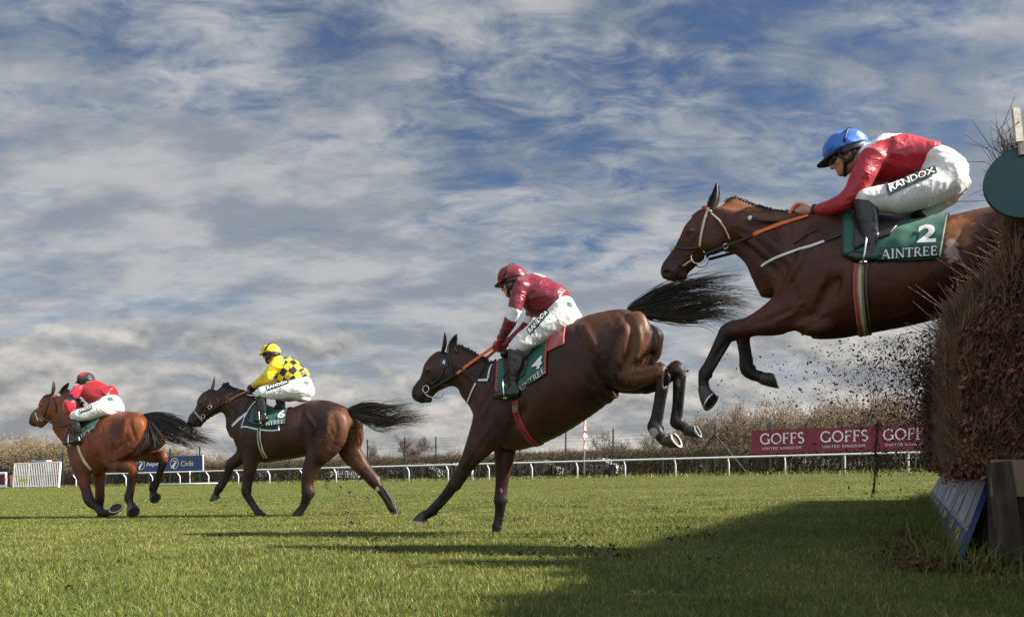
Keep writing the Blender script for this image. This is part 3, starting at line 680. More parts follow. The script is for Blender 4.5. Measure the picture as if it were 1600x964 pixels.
H2 = dict(joints=dict(nf=(5,8),ff=(3,6),nh=(6,9),fh=(5,8)), lines=[(-1,.024,.014,.03,[(472,645),(475,668),(473,692),(476,708)]),(1,.026,-.006,.03,[(477,645),(485,656),(494,669)]),(-1,.020,.012,.03,[(521,648),(526,666),(525,682),(515,698)]),(1,.030,-.008,.04,[(512,650),(512,672),(503,692)]),(-1,.020,.013,.03,[(410,672),(412,690),(405,708),(396,718)]),(1,.020,-.005,.03,[(398,650),(386,668),(376,688)]),(-1,.016,.012,.025,[(390,645),(378,668),(369,686)]),(1,.007,-.002,.012,[(465,704),(448,710),(430,714)]),(-1,.015,.011,.025,[(351,640),(360,655),(368,668)]),(1,.024,-.006,.03,[(352,622),(366,634),(378,648)])], frame=(-3.04, 11.2, 13), vox=.013, label='dark bay racehorse cantering between the leading horse and the landing one, wearing number 6',
  coat=coat_mat('dark_bay_coat', (.018, .0080, .0056), (.036, .0145, .0082), (.011, .009, .008)),
  torso=[(377,652,379,709,.165),(395,634,395,722,.22),(415,637,415,723,.25),(435,641,435,720,.27),(455,640,455,716,.285),(475,634,474,711,.285),(495,627,492,708,.28),(513,625,512,698,.27),(530,631,530,688,.25),(543,641,543,680,.2),(551,653,550,668,.12)],
  neck=[(406,634,369,690,.13),(388,616,362,668,.10),(372,611,353,650,.085),(356,606,346,643,.075),(344,601,341,638,.065)],
  head=[(333,603,347,625,.07),(325,608,346,640,.085),(313,618,337,648,.095),(309,630,330,651,.075),(304,641,323,655,.055),(298,649,317,660,.05),(293,656,311,665,.052),(296,663,306,669,.045)],
  ears=[((330,608,.05),(335,587.5,.07),np.array([.012,.006,0])),((349,606,-.055),(357.6,597,-.075),np.array([-.004,.012,0]))],
  nf=[(396,678,26,.12,.5),(395,700,20,.13,.55),(392,718,13,.13,.75),(390,735,10,.13),(387,752,7.8,.13),(385,767,7.6,.13),(389,781,5.6,.13),(398,795,5,.13),(404,802,5.6,.13),(412,806.5,5,.13),(415,808,4.8,.13)],
  ff=[(388,690,20,-.12,.5),(382,708,14,-.13,.7),(372,718,10,-.13),(361,726,8.5,-.13),(355,739,6.2,-.13),(349,751,5.4,-.13),(342,763,6.2,-.13),(339,769,5,-.13),(338,772,4.8,-.13)],
  nh=[(515,655,30,.12,.62),(512,682,30,.15,.5),(500,704,23,.16,.5),(490,722,15,.16,.65),(483,740,11.5,.16),(480,756,9.2,.16),(481,770,9.6,.16),(476,784,7,.16),(469,796,6,.16),(463,805,6.2,.16),(460,811,5.6,.16),(459,814,5.2,.16)],
  fh=[(546,660,22,-.12,.62),(545,682,24,-.15,.5),(547,704,19,-.16,.5),(560,722,14,-.16,.8),(573,738,11,-.16),(585,752,9.6,-.16),(595,767,7,-.16),(604,781,6,-.16),(613,793,6.6,-.16),(617,799,5.6,-.16),(618,802,5.2,-.16)],
  points=dict(nf=(.2,.5), ff=(.2,.5), nh=(.45,.62), fh=(.55,.68)),
  hoof=dict(nf=((416,808,5),(424,803),(427,813),.13), ff=((337.5,772,5),(344,778),(328,781),-.13,.3), nh=((459.5,812,5.2),(467,818),(453,819),.16), fh=((618,801,5),(626,804),(615,809),-.16), shoe=('ff',)),
  bumps=[(530,670,.17,14,22,.08,10,.06,1),(541,672,.03,3,26,.05,-12,.03,-1),(388,680,.15,12,26,.07,15,.05,1),(487,700,.27,4,24,.035,8,.03,-1),(524,690,.28,2.5,22,.02,-25,.02,-1)],
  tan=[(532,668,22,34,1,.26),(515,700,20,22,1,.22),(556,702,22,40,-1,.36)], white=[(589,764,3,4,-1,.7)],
  tail=[[(543,640,0),(562,632,.02),(582,629,.02),(600,631,.0),(622,630,0),(640,628,0)],[(544,642,0),(563,640,.02),(583,640,.02),(602,643,.02),(622,645,.02),(646,643,0)],[(545,644,0),(564,648,.02),(584,652,.02),(604,656,.02),(628,652,.02),(662,651,.02)],[(545,646,0),(558,654,.03),(576,662,.03),(596,668,.02),(618,662,.02),(664,655,.02)]],
  tailw=[.45,1.2,1.5], strands=520, mane=18)
H3 = dict(joints=dict(nf=(4,7),ff=(5,8),nh=(5,10),fh=(5,10)), lines=[(-1,.026,.015,.03,[(903,512),(904,540),(905,565),(911,590),(926,603)]),(1,.024,-.006,.03,[(912,508),(924,530),(934,552)]),(-1,.022,.013,.025,[(970,488),(984,504),(990,525),(988,545),(979,566)]),(1,.034,-.010,.04,[(976,512),(975,540),(967,568),(956,590)]),(1,.020,-.004,.03,[(998,512),(1000,535),(994,556)]),(-1,.022,.014,.03,[(800,640),(803,662),(796,686),(778,702)]),(1,.022,-.005,.03,[(784,588),(768,620),(752,652)]),(-1,.018,.012,.03,[(776,580),(758,612),(744,645)]),(1,.007,-.002,.010,[(925,614),(906,640),(882,662),(854,682)]),(-1,.014,.010,.025,[(712,598),(722,610),(736,628)]),(1,.024,-.006,.03,[(712,570),(732,584),(750,604)]),(-1,.012,.008,.02,[(756,690),(742,712),(726,735)]),(-1,.014,.009,.02,[(985,588),(1004,584),(1024,580)]),(1,.008,-.002,.012,[(770,660),(760,676),(746,694)])], frame=(.445, 6.94, 22), vox=.010, label='dark brown racehorse landing on its forelegs with hind legs in the air, wearing number 4',
  coat=coat_mat('dark_brown_coat', (.021, .0088, .0062), (.043, .0160, .0090), (.0085, .0072, .0068)),
  torso=[(753,592,766,690,.16),(775,570,800,703,.215),(800,562,836,697,.25),(828,554,864,684,.275),(858,539,892,664,.29),(888,518,917,640,.29),(914,497,936,612,.28),(942,488,960,602,.275),(970,483,985,585,.26),(995,488,1002,570,.22),(1012,505,1013,548,.14)],
  neck=[(796,572,746,652,.13),(768,568,733,632,.10),(748,558,723,613,.085),(728,548,713,602,.075),(708,542,705,593,.065)],
  head=[(694,541,712,572,.07),(683,547,712,596,.085),(668,563,700,604,.095),(662,578,690,609,.075),(656,592,682,613,.055),(649,602,676,618,.05),(644,610,670,626,.052),(646,620,662,630,.045)],
  ears=[((691,544,.05),(694.6,519,.07),np.array([.012,.006,0])),((705,543,-.055),(713.5,522,-.075),np.array([-.004,.012,0]))],
  nf=[(782,645,42,.12,.42),(764,672,32,.13,.5),(746,700,21,.135,.65),(729,727,12.5,.13),(710,757,9.8,.13),(702,765,8.6,.13),(688,781,6.6,.13),(677,796,7.4,.13),(668,803,6.8,.13),(664,804.5,6.8,.13)],
  ff=[(792,672,32,-.12,.45),(789,700,19,-.125,.65),(787,724,14,-.12),(785,746,11,-.12),(783,766,9.4,-.12),(782,782,10,-.12),(780,796,7.6,-.12),(777,812,6.2,-.12),(776,822,6.6,-.12),(775,828,6,-.12),(775,832,6.2,-.12)],
  nh=[(985,525,37,.13,.55),(979,553,36,.16,.46),(976,575,29,.17,.48),(986,587,20,.17,.6),(1008,586,15,.17,.7),(1029,584,13.5,.17),(1035,594,11,.17),(1031,612,9,.17),(1026,638,7.6,.17),(1023,656,8,.17),(1022,667,10,.17),(1030,679,8.6,.17),(1037,686,8.6,.17)],
  fh=[(1003,525,34,-.13,.55),(1001,553,32,-.16,.46),(999,577,27,-.17,.5),(1013,596,18,-.17,.65),(1040,588,13.5,-.17,.8),(1057,580,12,-.17),(1060,592,10,-.17),(1058,612,8,-.17),(1056,636,7,-.17),(1055,650,7.6,-.17),(1057,660,9,-.17),(1067,666,8,-.17),(1073,671,8.4,-.17)],
  points=dict(nf=(.3,.6), ff=(.3,.6), nh=(.40,.56), fh=(.34,.5)),
  hoof=dict(nf=((663,805,7.2),(669,814.5),(646.5,811.5),.13), ff=((775,833,7),(782,842),(766,842),-.12), nh=((1040,687,9.5),(1048,676),(1063,700),.17,-.3), fh=((1074,671,9),(1084,665),(1094,684),-.17,-.2), shoe=('nh','fh','nf')),
  bumps=[(990,524,.17,24,38,.08,10,.06,1),(1006,530,.02,5,46,.05,-4,.03,-1),(770,640,.14,20,46,.07,20,.05,1),(975,590,.14,32,17,.07,0,.08,1),(985,598,-.13,34,17,.07,0,.08,1),(985,560,.285,4,42,.020,-15,.02,-1),(972,550,.29,3,36,.016,-20,.02,-1),(1040,592,.16,4,16,.05,0,.02,-1),(800,672,.235,7,40,.02,32,.05,-1)],
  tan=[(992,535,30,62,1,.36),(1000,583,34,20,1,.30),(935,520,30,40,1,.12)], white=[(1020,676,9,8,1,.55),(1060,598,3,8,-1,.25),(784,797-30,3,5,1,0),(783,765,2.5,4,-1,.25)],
  tail=[[(982,482,0),(1010,462,.02),(1045,444,.02),(1080,436,.02),(1115,432,.02),(1150,424,.02)],[(984,484,0),(1012,472,.02),(1048,460,.02),(1084,452,.02),(1120,449,.02),(1158,455,.02)],[(985,486,0),(1014,482,.02),(1050,476,.02),(1088,470,.02),(1128,466,.02),(1176,480,.02)],[(986,488,0),(1016,490,.02),(1052,492,.02),(1092,484,.02),(1125,478,.02),(1162,484,.02)],[(986,489,0),(1014,494,.04),(1045,497,.05),(1078,496,.05),(1110,488,.05),(1140,498,.05)],[(988,490,0),(1008,495,.06),(1024,503,.08),(1040,516,.08),(1054,530,.08),(1062,546,.08)],],
  tailw=[.8,1.3,1.5,1.3,.40], strands=560, mane=15, plaits=True, tail_brown=False)
H4 = dict(joints=dict(nf=(4,8),ff=(3,6),nh=(5,9),fh=(5,9)), lines=[(-1,.024,.014,.03,[(1306,405),(1298,438),(1286,472),(1268,502)]),(1,.022,-.005,.03,[(1274,352),(1257,390),(1240,425),(1222,452)]),(-1,.018,.012,.03,[(1262,350),(1242,388),(1224,428),(1214,458)]),(-1,.014,.010,.025,[(1148,376),(1172,384),(1195,402),(1212,424)]),(1,.026,-.006,.03,[(1148,350),(1180,362),(1214,385),(1236,412)]),(1,.007,-.002,.010,[(1470,468),(1432,486),(1384,498),(1330,506)]),(-1,.012,.008,.02,[(1232,488),(1205,498),(1172,509)]),(1,.008,-.002,.012,[(1255,470),(1240,490),(1214,502)]),(1,.012,-.003,.02,[(1290,488),(1266,504),(1244,510)]),(-1,.022,.014,.03,[(1508,360),(1500,400),(1498,440)]),(1,.010,-.003,.015,[(1096,352),(1086,366),(1074,382)]),(1,.006,-.001,.010,[(1100,388),(1088,392),(1068,400)])], frame=(2.244, 5.1, 24), vox=.0095, label='big bay racehorse stretched in mid leap over the brushwood fence, wearing number 2',
  coat=coat_mat('bay_coat', (.040, .0132, .0080), (.070, .0235, .0125), (.0095, .008, .0075)),
  torso=[(1225,390,1227,496,.16),(1243,342,1240,521,.215),(1280,334,1276,528,.245),(1320,338,1320,528,.27),(1360,344,1360,521,.29),(1410,349,1406,511,.30),(1458,347,1455,497,.295),(1500,338,1496,478,.28),(1545,327,1538,470,.28),(1585,322,1580,468,.27),(1622,334,1618,456,.23),(1650,362,1644,430,.14)],
  neck=[(1268,340,1216,472,.13),(1222,333,1187,421,.10),(1184,326,1164,401,.085),(1152,318,1143,391,.075),(1127,313,1127,378,.065)],
  head=[(1108,317,1130,350,.07),(1094,328,1130,384,.085),(1076,346,1118,395,.092),(1064,368,1104,403,.075),(1053,388,1090,413,.055),(1042,404,1078,422,.05),(1034,416,1066,434,.052),(1036,428,1056,441,.045)],
  ears=[((1111,319,.055),(1119.4,286,.06),np.array([.012,.008,0])),((1113,319,-.055),(1123,291,-.07),np.array([.0,.012,0]))],
  nf=[(1262,440,52,.12,.36),(1240,478,38,.135,.45),(1205,498,25,.14,.6),(1170,510,15,.14),(1140,518,13.5,.14),(1129,530,11.4,.14),(1118,547,8.8,.14),(1107,569,7.6,.14),(1101.5,583,9.2,.14),(1099,597,7.8,.14),(1100,605,8.4,.14)],
  ff=[(1250,470,40,-.12,.4),(1215,500,24,-.13,.6),(1178,510,15,-.135),(1160,519,12,-.135),(1160,536,9,-.135),(1163,556,8.4,-.135),(1167,576,9.6,-.135),(1176,585,8.6,-.135),(1186,588,8.4,-.135),(1190,590,9,-.135)],
  nh=[(1600,395,50,.13,.5),(1585,440,44,.16,.46),(1570,480,34,.17,.45),(1605,500,24,.17,.6),(1645,492,17,.17,.8),(1668,494,14,.17),(1670,515,11,.17),(1666,545,9,.17),(1662,575,9,.17),(1664,590,10,.17),(1674,604,9,.17),(1680,610,9,.17)],
  fh=[(1605,395,46,-.13,.5),(1592,440,42,-.16,.46),(1580,478,32,-.17,.45),(1615,500,22,-.17,.6),(1660,500,16,-.17,.8),(1684,500,13,-.17),(1688,520,10,-.17),(1686,550,9,-.17),(1682,578,9,-.17),(1684,594,10,-.17),(1692,606,9,-.17),(1698,612,9,-.17)],
  points=dict(nf=(.25,.55), ff=(.2,.5), nh=(.45,.6), fh=(.45,.6)),
  hoof=dict(nf=((1101,607,9.2),(1119,613),(1100,640),.14,-.3), ff=((1192,590,10),(1206,580),(1217,607),-.135,-.1), nh=((1682,611,10),(1692,604),(1700,625),.17), fh=((1699,613,10),(1708,604),(1716,628),-.17), shoe=('nf',)),
  bumps=[(1590,360,.16,45,40,.12,0,.06,1),(1255,430,.15,30,66,.075,18,.06,1),(1150,350,.075,36,16,.03,35,.04,1),(1290,475,.235,9,44,.020,28,.05,-1),(1540,440,.30,9,60,.03,15,.06,-1),(1275,512,.14,26,14,.06,0,.05,1)],
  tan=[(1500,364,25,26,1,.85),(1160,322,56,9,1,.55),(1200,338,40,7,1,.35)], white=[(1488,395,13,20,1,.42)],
  tail=[[(1650,352,0),(1680,345,0),(1710,350,0),(1740,362,0),(1770,380,0)],[(1650,358,0),(1678,358,0),(1706,368,0),(1734,385,0),(1760,405,0)],[(1650,362,0),(1674,368,0),(1698,384,0),(1722,404,0),(1745,430,0)]],
  strands=300, mane=30, mane_len=.55)
# ------------------------------------------------------------------ jockeys
def crease(m, scale, strength, dist=.022, st=(1, .7, 1.3)):
    """creased cloth: ridged noise into the bump"""
    nt = m.node_tree; N = nt.nodes; L = nt.links; p = N['Principled BSDF']; tc = N.new('ShaderNodeTexCoord'); mp = N.new('ShaderNodeMapping'); mp.inputs['Scale'].default_value = st
    L.new(tc.outputs['Object'], mp.inputs[0]); n = N.new('ShaderNodeTexNoise'); n.noise_type = 'RIDGED_MULTIFRACTAL'; n.inputs['Scale'].default_value = scale; n.inputs['Detail'].default_value = 3; n.inputs['Distortion'].default_value = .5; n.inputs['Offset'].default_value = 1.0; n.inputs['Gain'].default_value = 1.4
    L.new(mp.outputs[0], n.inputs['Vector']); b = N.new('ShaderNodeBump'); b.inputs['Strength'].default_value = strength; b.inputs['Distance'].default_value = dist
    L.new(n.outputs[0], b.inputs['Height']); L.new(b.outputs[0], p.inputs['Normal']); return m
def silk_mat(name, c, rough=.37, var=.10): return crease(M(name, c, rough, var=var, vscale=6, spec=.45, sheen=.1), 3.6, .6)
m_breech = crease(M('white_breeches', (.57, .56, .545), .6, var=.06, vscale=12), 4.2, .38)
m_boot = M('polished_black_boot', (.008, .008, .009), .28, bump=.25, bscale=22, spec=.45)
m_skin = M('skin', (.42, .20, .13), .5, var=.12, vscale=20, bump=.1, bscale=90)
m_lens = M('goggle_lens', (.010, .012, .016), .06, spec=.8)
m_strap = M('black_strap', (.014, .014, .015), .5)
m_gold = M('brass', (.62, .42, .13), .3, metal=1)
def head_frame(fr, px, py, pitch, v=0):
    p = math.radians(pitch); c = fr.p(px, py, v)
    return c, np.array([[math.cos(p), 0, -math.sin(p)], [0, 1, 0], [math.sin(p), 0, math.cos(p)]])   # rows: forward, left, up
def folds(seed, amp, s1=10):
    def f(P):
        r = np.abs(fsum(P * np.array([1.0, .6, 1.5]), s1 * 1.1, seed, 2)); r2 = np.abs(fsum(P * np.array([1.4, .7, .8]), s1 * 1.9, seed + 31, 2))
        return amp * (1.3 * (1 - np.clip(r * 2.4, 0, 1)) ** 2 + .8 * (1 - np.clip(r2 * 2.4, 0, 1)) ** 2 + .7 * fsum(P, s1 * .7, seed + 50, 2) - .5)
    return f
def build_jockey(J, K):
    fr = K['fr']; vox = J['vox']; s0 = fr.m(fr.p(*J['head'][:2]))
    c, R = head_frame(fr, *J['head']); hp = lambda f, l, u: c + np.array([f, l, u]) @ R
    E = lambda f, l, u, a, b, d: Ell(hp(f, l, u), (a, b, d), R)
    to = fr.torso(J['torso'], cap=.6); pv = fr.torso(J['pelvis'], cap=.62)
    def shr(lf, g):
        q = type(lf).__new__(type(lf)); q.__dict__.update(lf.__dict__); q.H = np.maximum(lf.H + g, .004); q.W = np.maximum(lf.W + g, .004); m_ = max(g, 0); q.lo = lf.lo - m_; q.hi = lf.hi + m_; return q
    arm = [fr.limb(J['arm'], lat=1, grow=0), fr.limb(J.get('farm', J['arm']), lat=1, grow=0, mirror='farm' not in J)]
    thigh = [fr.limb(J['thigh'], lat=.95, grow=0), fr.limb(J.get('fthigh', J['thigh']), lat=.95, grow=0, mirror='fthigh' not in J)]
    shin = [fr.limb(J['shin'], lat=.9, grow=0), fr.limb(J.get('fshin', J['shin']), lat=.9, grow=0, mirror='fshin' not in J)]
    foot = [fr.limb(J['foot'], lat=.8, grow=0), fr.limb(J.get('ffoot', J['foot']), lat=.8, grow=0, mirror='ffoot' not in J)]
    # ---- the body: one continuous figure, head to feet
    nb = (to.C[0] + to.C[3]) / 2
    pr = [(E(-.008, 0, .035, .098, .076, .085), .02, 1), (E(.030, 0, -.035, .062, .060, .080), .03, 1), (E(.048, 0, -.088, .040, .040, .030), .025, 1),
          (E(.010, 0, -.065, .055, .056, .045), .03, 1), (chain([hp(.086, 0, .004), hp(.104, 0, -.028), hp(.108, 0, -.040)], [.009, .013, .011]), .012, 1),
          (E(.100, .010, -.042, .010, .008, .007), .008, 1), (E(.100, -.010, -.042, .010, .008, .007), .008, 1),
          (E(.080, 0, .020, .018, .052, .012), .015, 1), (E(.088, 0, -.064, .011, .022, .0065), .006, 1), (E(.085, 0, -.077, .011, .020, .0075), .006, 1), (E(.096, 0, -.0705, .012, .022, .0022), .004, -1),
          (E(.072, 0, -.100, .018, .020, .016), .015, 1)]
    for sg in (1, -1):
        pr += [(E(.080, .030 * sg, -.002, .012, .017, .011), .010, -1), (E(.072, .031 * sg, -.003, .012, .013, .011), .004, 1), (E(.058, .048 * sg, -.030, .022, .014, .016), .02, 1),
               (E(-.012, .077 * sg, -.018, .019, .009, .031), .008, 1)]
    pr.append((chain([hp(-.02, 0, -.05), (hp(-.03, 0, -.09) + nb) / 2, nb], [.056, .056, .062]), .03, 1))
    pr += [(shr(to, -.022), .03, 1), (shr(pv, -.020), .03, 1)]
    for lf in arm: q_ = shr(lf, -.014); q_.cap = .35; pr.append((q_, .02, 1))
    for lf in thigh: pr.append((shr(lf, -.016), .02, 1))
    for lf in shin + foot: pr.append((shr(lf, -.008), .02, 1))
    hands = [hand_prims(fr, J, 1), hand_prims(fr, J, -1)]
    body, V, Q = sculpt('person', pr, vox, None, [m_skin], it=1)
    # fingers need a finer grid: sculpted apart, then joined into the same mesh
    for hpz in hands:
        v2, q2 = Field(hpz, .0045).mesh(); v2 = relax(v2, q2, 1); q2 = q2 + len(V); V = np.vstack([V, v2]); Q = np.vstack([Q, q2])
    old = body.data; body.data = mesh_np('person', V, Q, 4); body.data.materials.append(m_skin if not J.get('gloves') else m_skin); bpy.data.meshes.remove(old)
    body.data.polygons.foreach_set('use_smooth', np.ones(len(Q), bool))
    fr.place(body); tag(body, J['label'], 'jockey', 'jockeys in racing silks')
    if J.get('gloves'):
        for hpz in hands:
            g = [(sh if isinstance(sh, Ell) else shr(sh, .003), k, sg) for sh, k, sg in hpz]; sculpt('glove', g, .005, body, [J['gloves']], it=1)
    # ---- jacket (torso and sleeves), breeches, boots
    cuff = [_trim(a, .0, J.get('cuff', .94)) for a in arm]
    jp = [(shr(to, .006), .03, 1), (cuff[0], .035, 1), (cuff[1], .035, 1)]
    waist = Loft([to.C[-1], to.C[-1] + (to.C[-1] - to.C[-4]) * .5], [to.H[-1] * .98] * 2, [to.W[-1] * .98] * 2, np.array([to.U[-1]] * 2), cap=.4); jp.append((waist, .02, 1))
    jk, jV, jQ = sculpt('jacket', jp, vox, body, J['silks'], it=1, disp=folds(J['seed'], J.get('fold', .0026)))
    # which material each panel of the jacket takes
    dt = to.dist(jV); da = np.minimum(arm[0].dist(jV), arm[1].dist(jV)); qi = to.query(jV); tt = qi / (len(to.C) - 1)
    ai = [a.query(jV) / (len(a.C) - 1) for a in arm]; at_ = np.where(arm[0].dist(jV) < arm[1].dist(jV), ai[0], ai[1])
    sl = (da < dt - .004); Cc, Uu, Ll, Tt, Hh, Ww = to.at(qi); rr = jV - Cc
    th = np.arctan2(np.einsum('ij,ij->i', rr, Ll) / Ww, np.einsum('ij,ij->i', rr, Uu) / Hh)
    attr(jk, 'panel', np.column_stack([np.interp(qi, np.arange(len(to.len)), to.len), th * .165, np.where(sl, 1., 0.)]), 'FLOAT_VECTOR')
    slot = J['panel'](tt, th, at_, sl); fs = slot[jQ].max(1); jk.data.polygons.foreach_set('material_index', fs.astype(np.int32))
    cl = MB(); q = to.C[1]; n_ = to.T[1]
    cl.ribbon([Vector(q + to.U[1] * to.H[2] * .66 * math.cos(a) + to.L[1] * to.W[2] * .66 * math.sin(a)) for a in np.linspace(0, 2 * math.pi, 25)],
              [Vector(to.U[1] * math.cos(a) + to.L[1] * math.sin(a)) for a in np.linspace(0, 2 * math.pi, 25)], .045, .006)
    cl.build('collar', J['collar'], jk, True)
    for i, a in enumerate(arm): 
        n = int(len(a.C) * J.get('cuff', .94)) - 1; mb = MB(); cw = a.H[n] * 1.10
        mb.tube([a.C[n] - a.T[n] * .012, a.C[n], a.C[n] + a.T[n] * .012], [cw, cw * 1.04, cw], 14); mb.build('cuff', J['cuffmat'], jk, True)
    bp = [(shr(pv, .004), .03, 1)] + [(shr(t, .004), .05, 1) for t in thigh]
    br, bV, bQ = sculpt('breeches', bp, vox, body, [m_breech], it=1, disp=folds(J['seed'] + 9, .0030, 10))
    for i in range(2):
        sculpt('boot', [(shr(shin[i], .004), .02, 1), (shr(foot[i], .004), .025, 1)], vox * .85, body, [m_boot], it=1, disp=folds(J['seed'] + 3, .0012, 18))
    J['skin'] = Skin(fr, (jV, jQ), (bV, bQ)); J['bskin'] = Skin(fr, (bV, bQ)); J['jk'], J['br'], J['body'] = jk, br, body
    # ---- helmet: cap, visor, harness; goggles
    def dome(o, r, lo, hi=.999, nu=64, nv=30, tilt=0.):
        V, F = [], []
        for i in range(nv + 1):
            a = lo + (math.pi / 2 - lo) * i / nv
            for j in range(nu):
                b = 2 * math.pi * j / nu; wr = 1 + .012 * math.sin(7 * b + 3 * math.sin(2 * b)) * math.cos(a)
                V.append(Vector(hp(o[0] + r[0] * math.cos(a) * math.cos(b) * wr, o[1] + r[1] * math.cos(a) * math.sin(b) * wr, o[2] + r[2] * math.sin(a) + tilt * math.cos(a) * math.cos(b))))
        for i in range(nv):
            for j in range(nu): F.append((i * nu + j, i * nu + (j + 1) % nu, (i + 1) * nu + (j + 1) % nu, (i + 1) * nu + j))
        F.append(tuple(reversed(range(nu)))); return V, F
    V, F = dome((-.006, 0, .040), (.136, .112, .118), -.18, tilt=.012); mb = MB(); mb.add(V, F); hm = mb.build('helmet', J['caps'], body, True)
    cx_ = [np.array([(Vector(p) - Vector(c)).dot(Vector(r)) for r in R]) for p in V[:]]; slots = []
    for f in hm.data.polygons: q = np.mean([cx_[i] for i in f.vertices], axis=0); slots.append(J['capslot'](*q))
    hm.data.polygons.foreach_set('material_index', np.array(slots, np.int32))
    mb = MB(); V, F = [], []; nn = 16                                         # visor
    for i in range(5):
        for j in range(nn + 1):
            b = math.radians(-62 + 124 * j / nn); e = i / 4; x = (.128 + e * J.get('peak', .055) * math.cos(b) ** 1.2) * math.cos(b); y = (.106 + e * .01) * math.sin(b)
            V.append(Vector(hp(x - .004, y, .030 - .020 * e + .010 * (1 - abs(math.sin(b))))))
    m0 = len(V); V += [v - Vector(R[2] * .007) for v in V]
    for i in range(4):
        for j in range(nn): 
            a = i * (nn + 1) + j; F.append((a, a + 1, a + nn + 2, a + nn + 1)); F.append((m0 + a, m0 + a + nn + 1, m0 + a + nn + 2, m0 + a + 1))
    for j in range(nn): a = 4 * (nn + 1) + j; F.append((a, a + 1, m0 + a + 1, m0 + a))
    mb.add(V, F); mb.build('visor', J['peakmat'], hm, True)
    mb = MB()                                                                  # elastic band over the silk
    for off in J.get('bands', [(.02)]):
        pts, nr = [], []
        for i in range(17):
            a = math.pi * i / 16; f0 = .022 + off - .075 * math.sin(a); s_ = math.sqrt(1 - (f0 / .136) ** 2); n_ = np.array([f0 / .136, s_ * math.cos(a), s_ * math.sin(a)])
            pts.append(Vector(hp(f0 - .006, .112 * s_ * math.cos(a) * 1.035, .041 + .118 * s_ * math.sin(a) * 1.03))); nr.append(Vector(n_ @ R))
        mb.ribbon(pts, nr, .012, .003)
    mb.build('elastic_band', m_strap, hm, True)
    # padded harness behind the ears and under the chin
    for sg in (1, -1):
        mb = MB(); P_ = [(.052, .066, .012), (.040, .076, -.020), (.030, .074, -.055), (.045, .052, -.098), (.055, .0, -.124)]
        mb.ribbon([Vector(hp(f, l * sg, u)) for f, l, u in P_], [Vector(np.array([0, sg if abs(l) > .01 else 0, -.2 if abs(l) > .01 else -1]) @ R) for f, l, u in P_], .022, .007)
        P_ = [(-.055, .078, .018), (-.040, .082, -.030), (-.010, .076, -.062), (.030, .074, -.070)]
        mb.ribbon([Vector(hp(f, l * sg, u)) for f, l, u in P_], [Vector(np.array([-.2, sg, 0]) @ R) for f, l, u in P_], .030, .008); mb.build('harness_strap', m_strap, hm, True)
    V, F = dome((-.014, 0, .012), (.108, .092, .05), -.9, nu=8, nv=4); mb = MB()
    # dark skull-cap lining showing under the helmet at the back and sides
    Vn, Fn = [], []
    for i in range(6):
        for j in range(21):
            b = math.radians(70 + 220 * j / 20); Vn.append(Vector(hp(-.010 + .112 * math.cos(b), .092 * math.sin(b), .030 - .080 * i / 5 * (1 - .35 * abs(math.sin(b))))))
    for i in range(5):
        for j in range(20): a = i * 21 + j; Fn.append((a, a + 1, a + 22, a + 21))
    mb.add(Vn, Fn); o = mb.build('helmet_lining', m_strap, hm, True); md = o.modifiers.new('s', 'SOLIDIFY'); md.thickness = .01
    mb = MB(); P_ = [(math.radians(a)) for a in range(-100, 101, 10)]
    mb.ribbon([Vector(hp(.006 + .088 * math.cos(a) + .004, .080 * math.sin(a), .004)) for a in P_], [Vector(np.array([math.cos(a), math.sin(a), 0]) @ R) for a in P_], .020, .004)
    gg = mb.build('goggles', m_strap, body, True)
    mb = MB(); P_ = [math.radians(a) for a in range(-52, 53, 8)]
    mb.ribbon([Vector(hp(.012 + .094 * math.cos(a), .082 * math.sin(a), .000)) for a in P_], [Vector(np.array([math.cos(a), math.sin(a), 0]) @ R) for a in P_], .044, .010)
    mb.build('lens', m_lens, gg, True)
    return body
def _trim(lf, a, b):
    q = type(lf).__new__(type(lf)); q.__dict__.update(lf.__dict__); n = max(3, int(len(lf.C) * b)); q.C, q.H, q.W, q.U, q.L, q.T, q.len = (x[:n] for x in (lf.C, lf.H, lf.W, lf.U, lf.L, lf.T, lf.len)); q.cap = 1.; return q
def hand_prims(fr, J, sg):
    """a fist closed round the reins: palm, four curled fingers of unequal length, a thumb over the top"""
    w = fr.p(*J['arm'][-1][:2], J['arm'][-1][3]); k = fr.p(*J['hand'][:2], J['hand'][2]); d = k - w; d /= np.linalg.norm(d)
    inn = np.array([0, -1., 0]); inn = inn - d * (inn @ d); inn /= np.linalg.norm(inn); up = np.cross(inn, d); up *= np.sign(up[2]) or 1
    b = k - d * .045
    q = lambda f, u, i: b + d * f + up * u + inn * i
    R = np.array([d, up, inn]); pr = [(Ell(q(.028, 0, 0), (.044, .038, .016), R), .01, 1), (chain([w - d * .03, w, q(.01, 0, 0)], [.026, .025, .024]), .02, 1)]
    for o, ln in ((.027, .95), (.009, 1.06), (-.009, 1.0), (-.026, .82)):
        pr.append((chain([q(.050, o, -.004), q(.082 * ln, o * 1.05, .006), q(.078 * ln, o * 1.02, .032), q(.050, o * .95, .038)], [.0105, .0098, .0092, .008]), .004, 1))
    pr.append((chain([q(.008, .026, .008), q(.036, .044, .016), q(.064, .044, .022)], [.012, .0105, .009]), .008, 1))
    if sg < 0:
        for sh, kk, s in pr:
            if isinstance(sh, Ell): sh.c = sh.c * [1, -1, 1]; sh.R = sh.R * np.array([1, -1, 1]); m = sh.r.max(); sh.lo, sh.hi = sh.c - m, sh.c + m
            else:
                for nm in ('C', 'U', 'T', 'L'): setattr(sh, nm, getattr(sh, nm) * np.array([1, -1, 1]))
                r = np.maximum(sh.H, sh.W).max(); sh.lo = sh.C.min(0) - r; sh.hi = sh.C.max(0) + r
    return pr
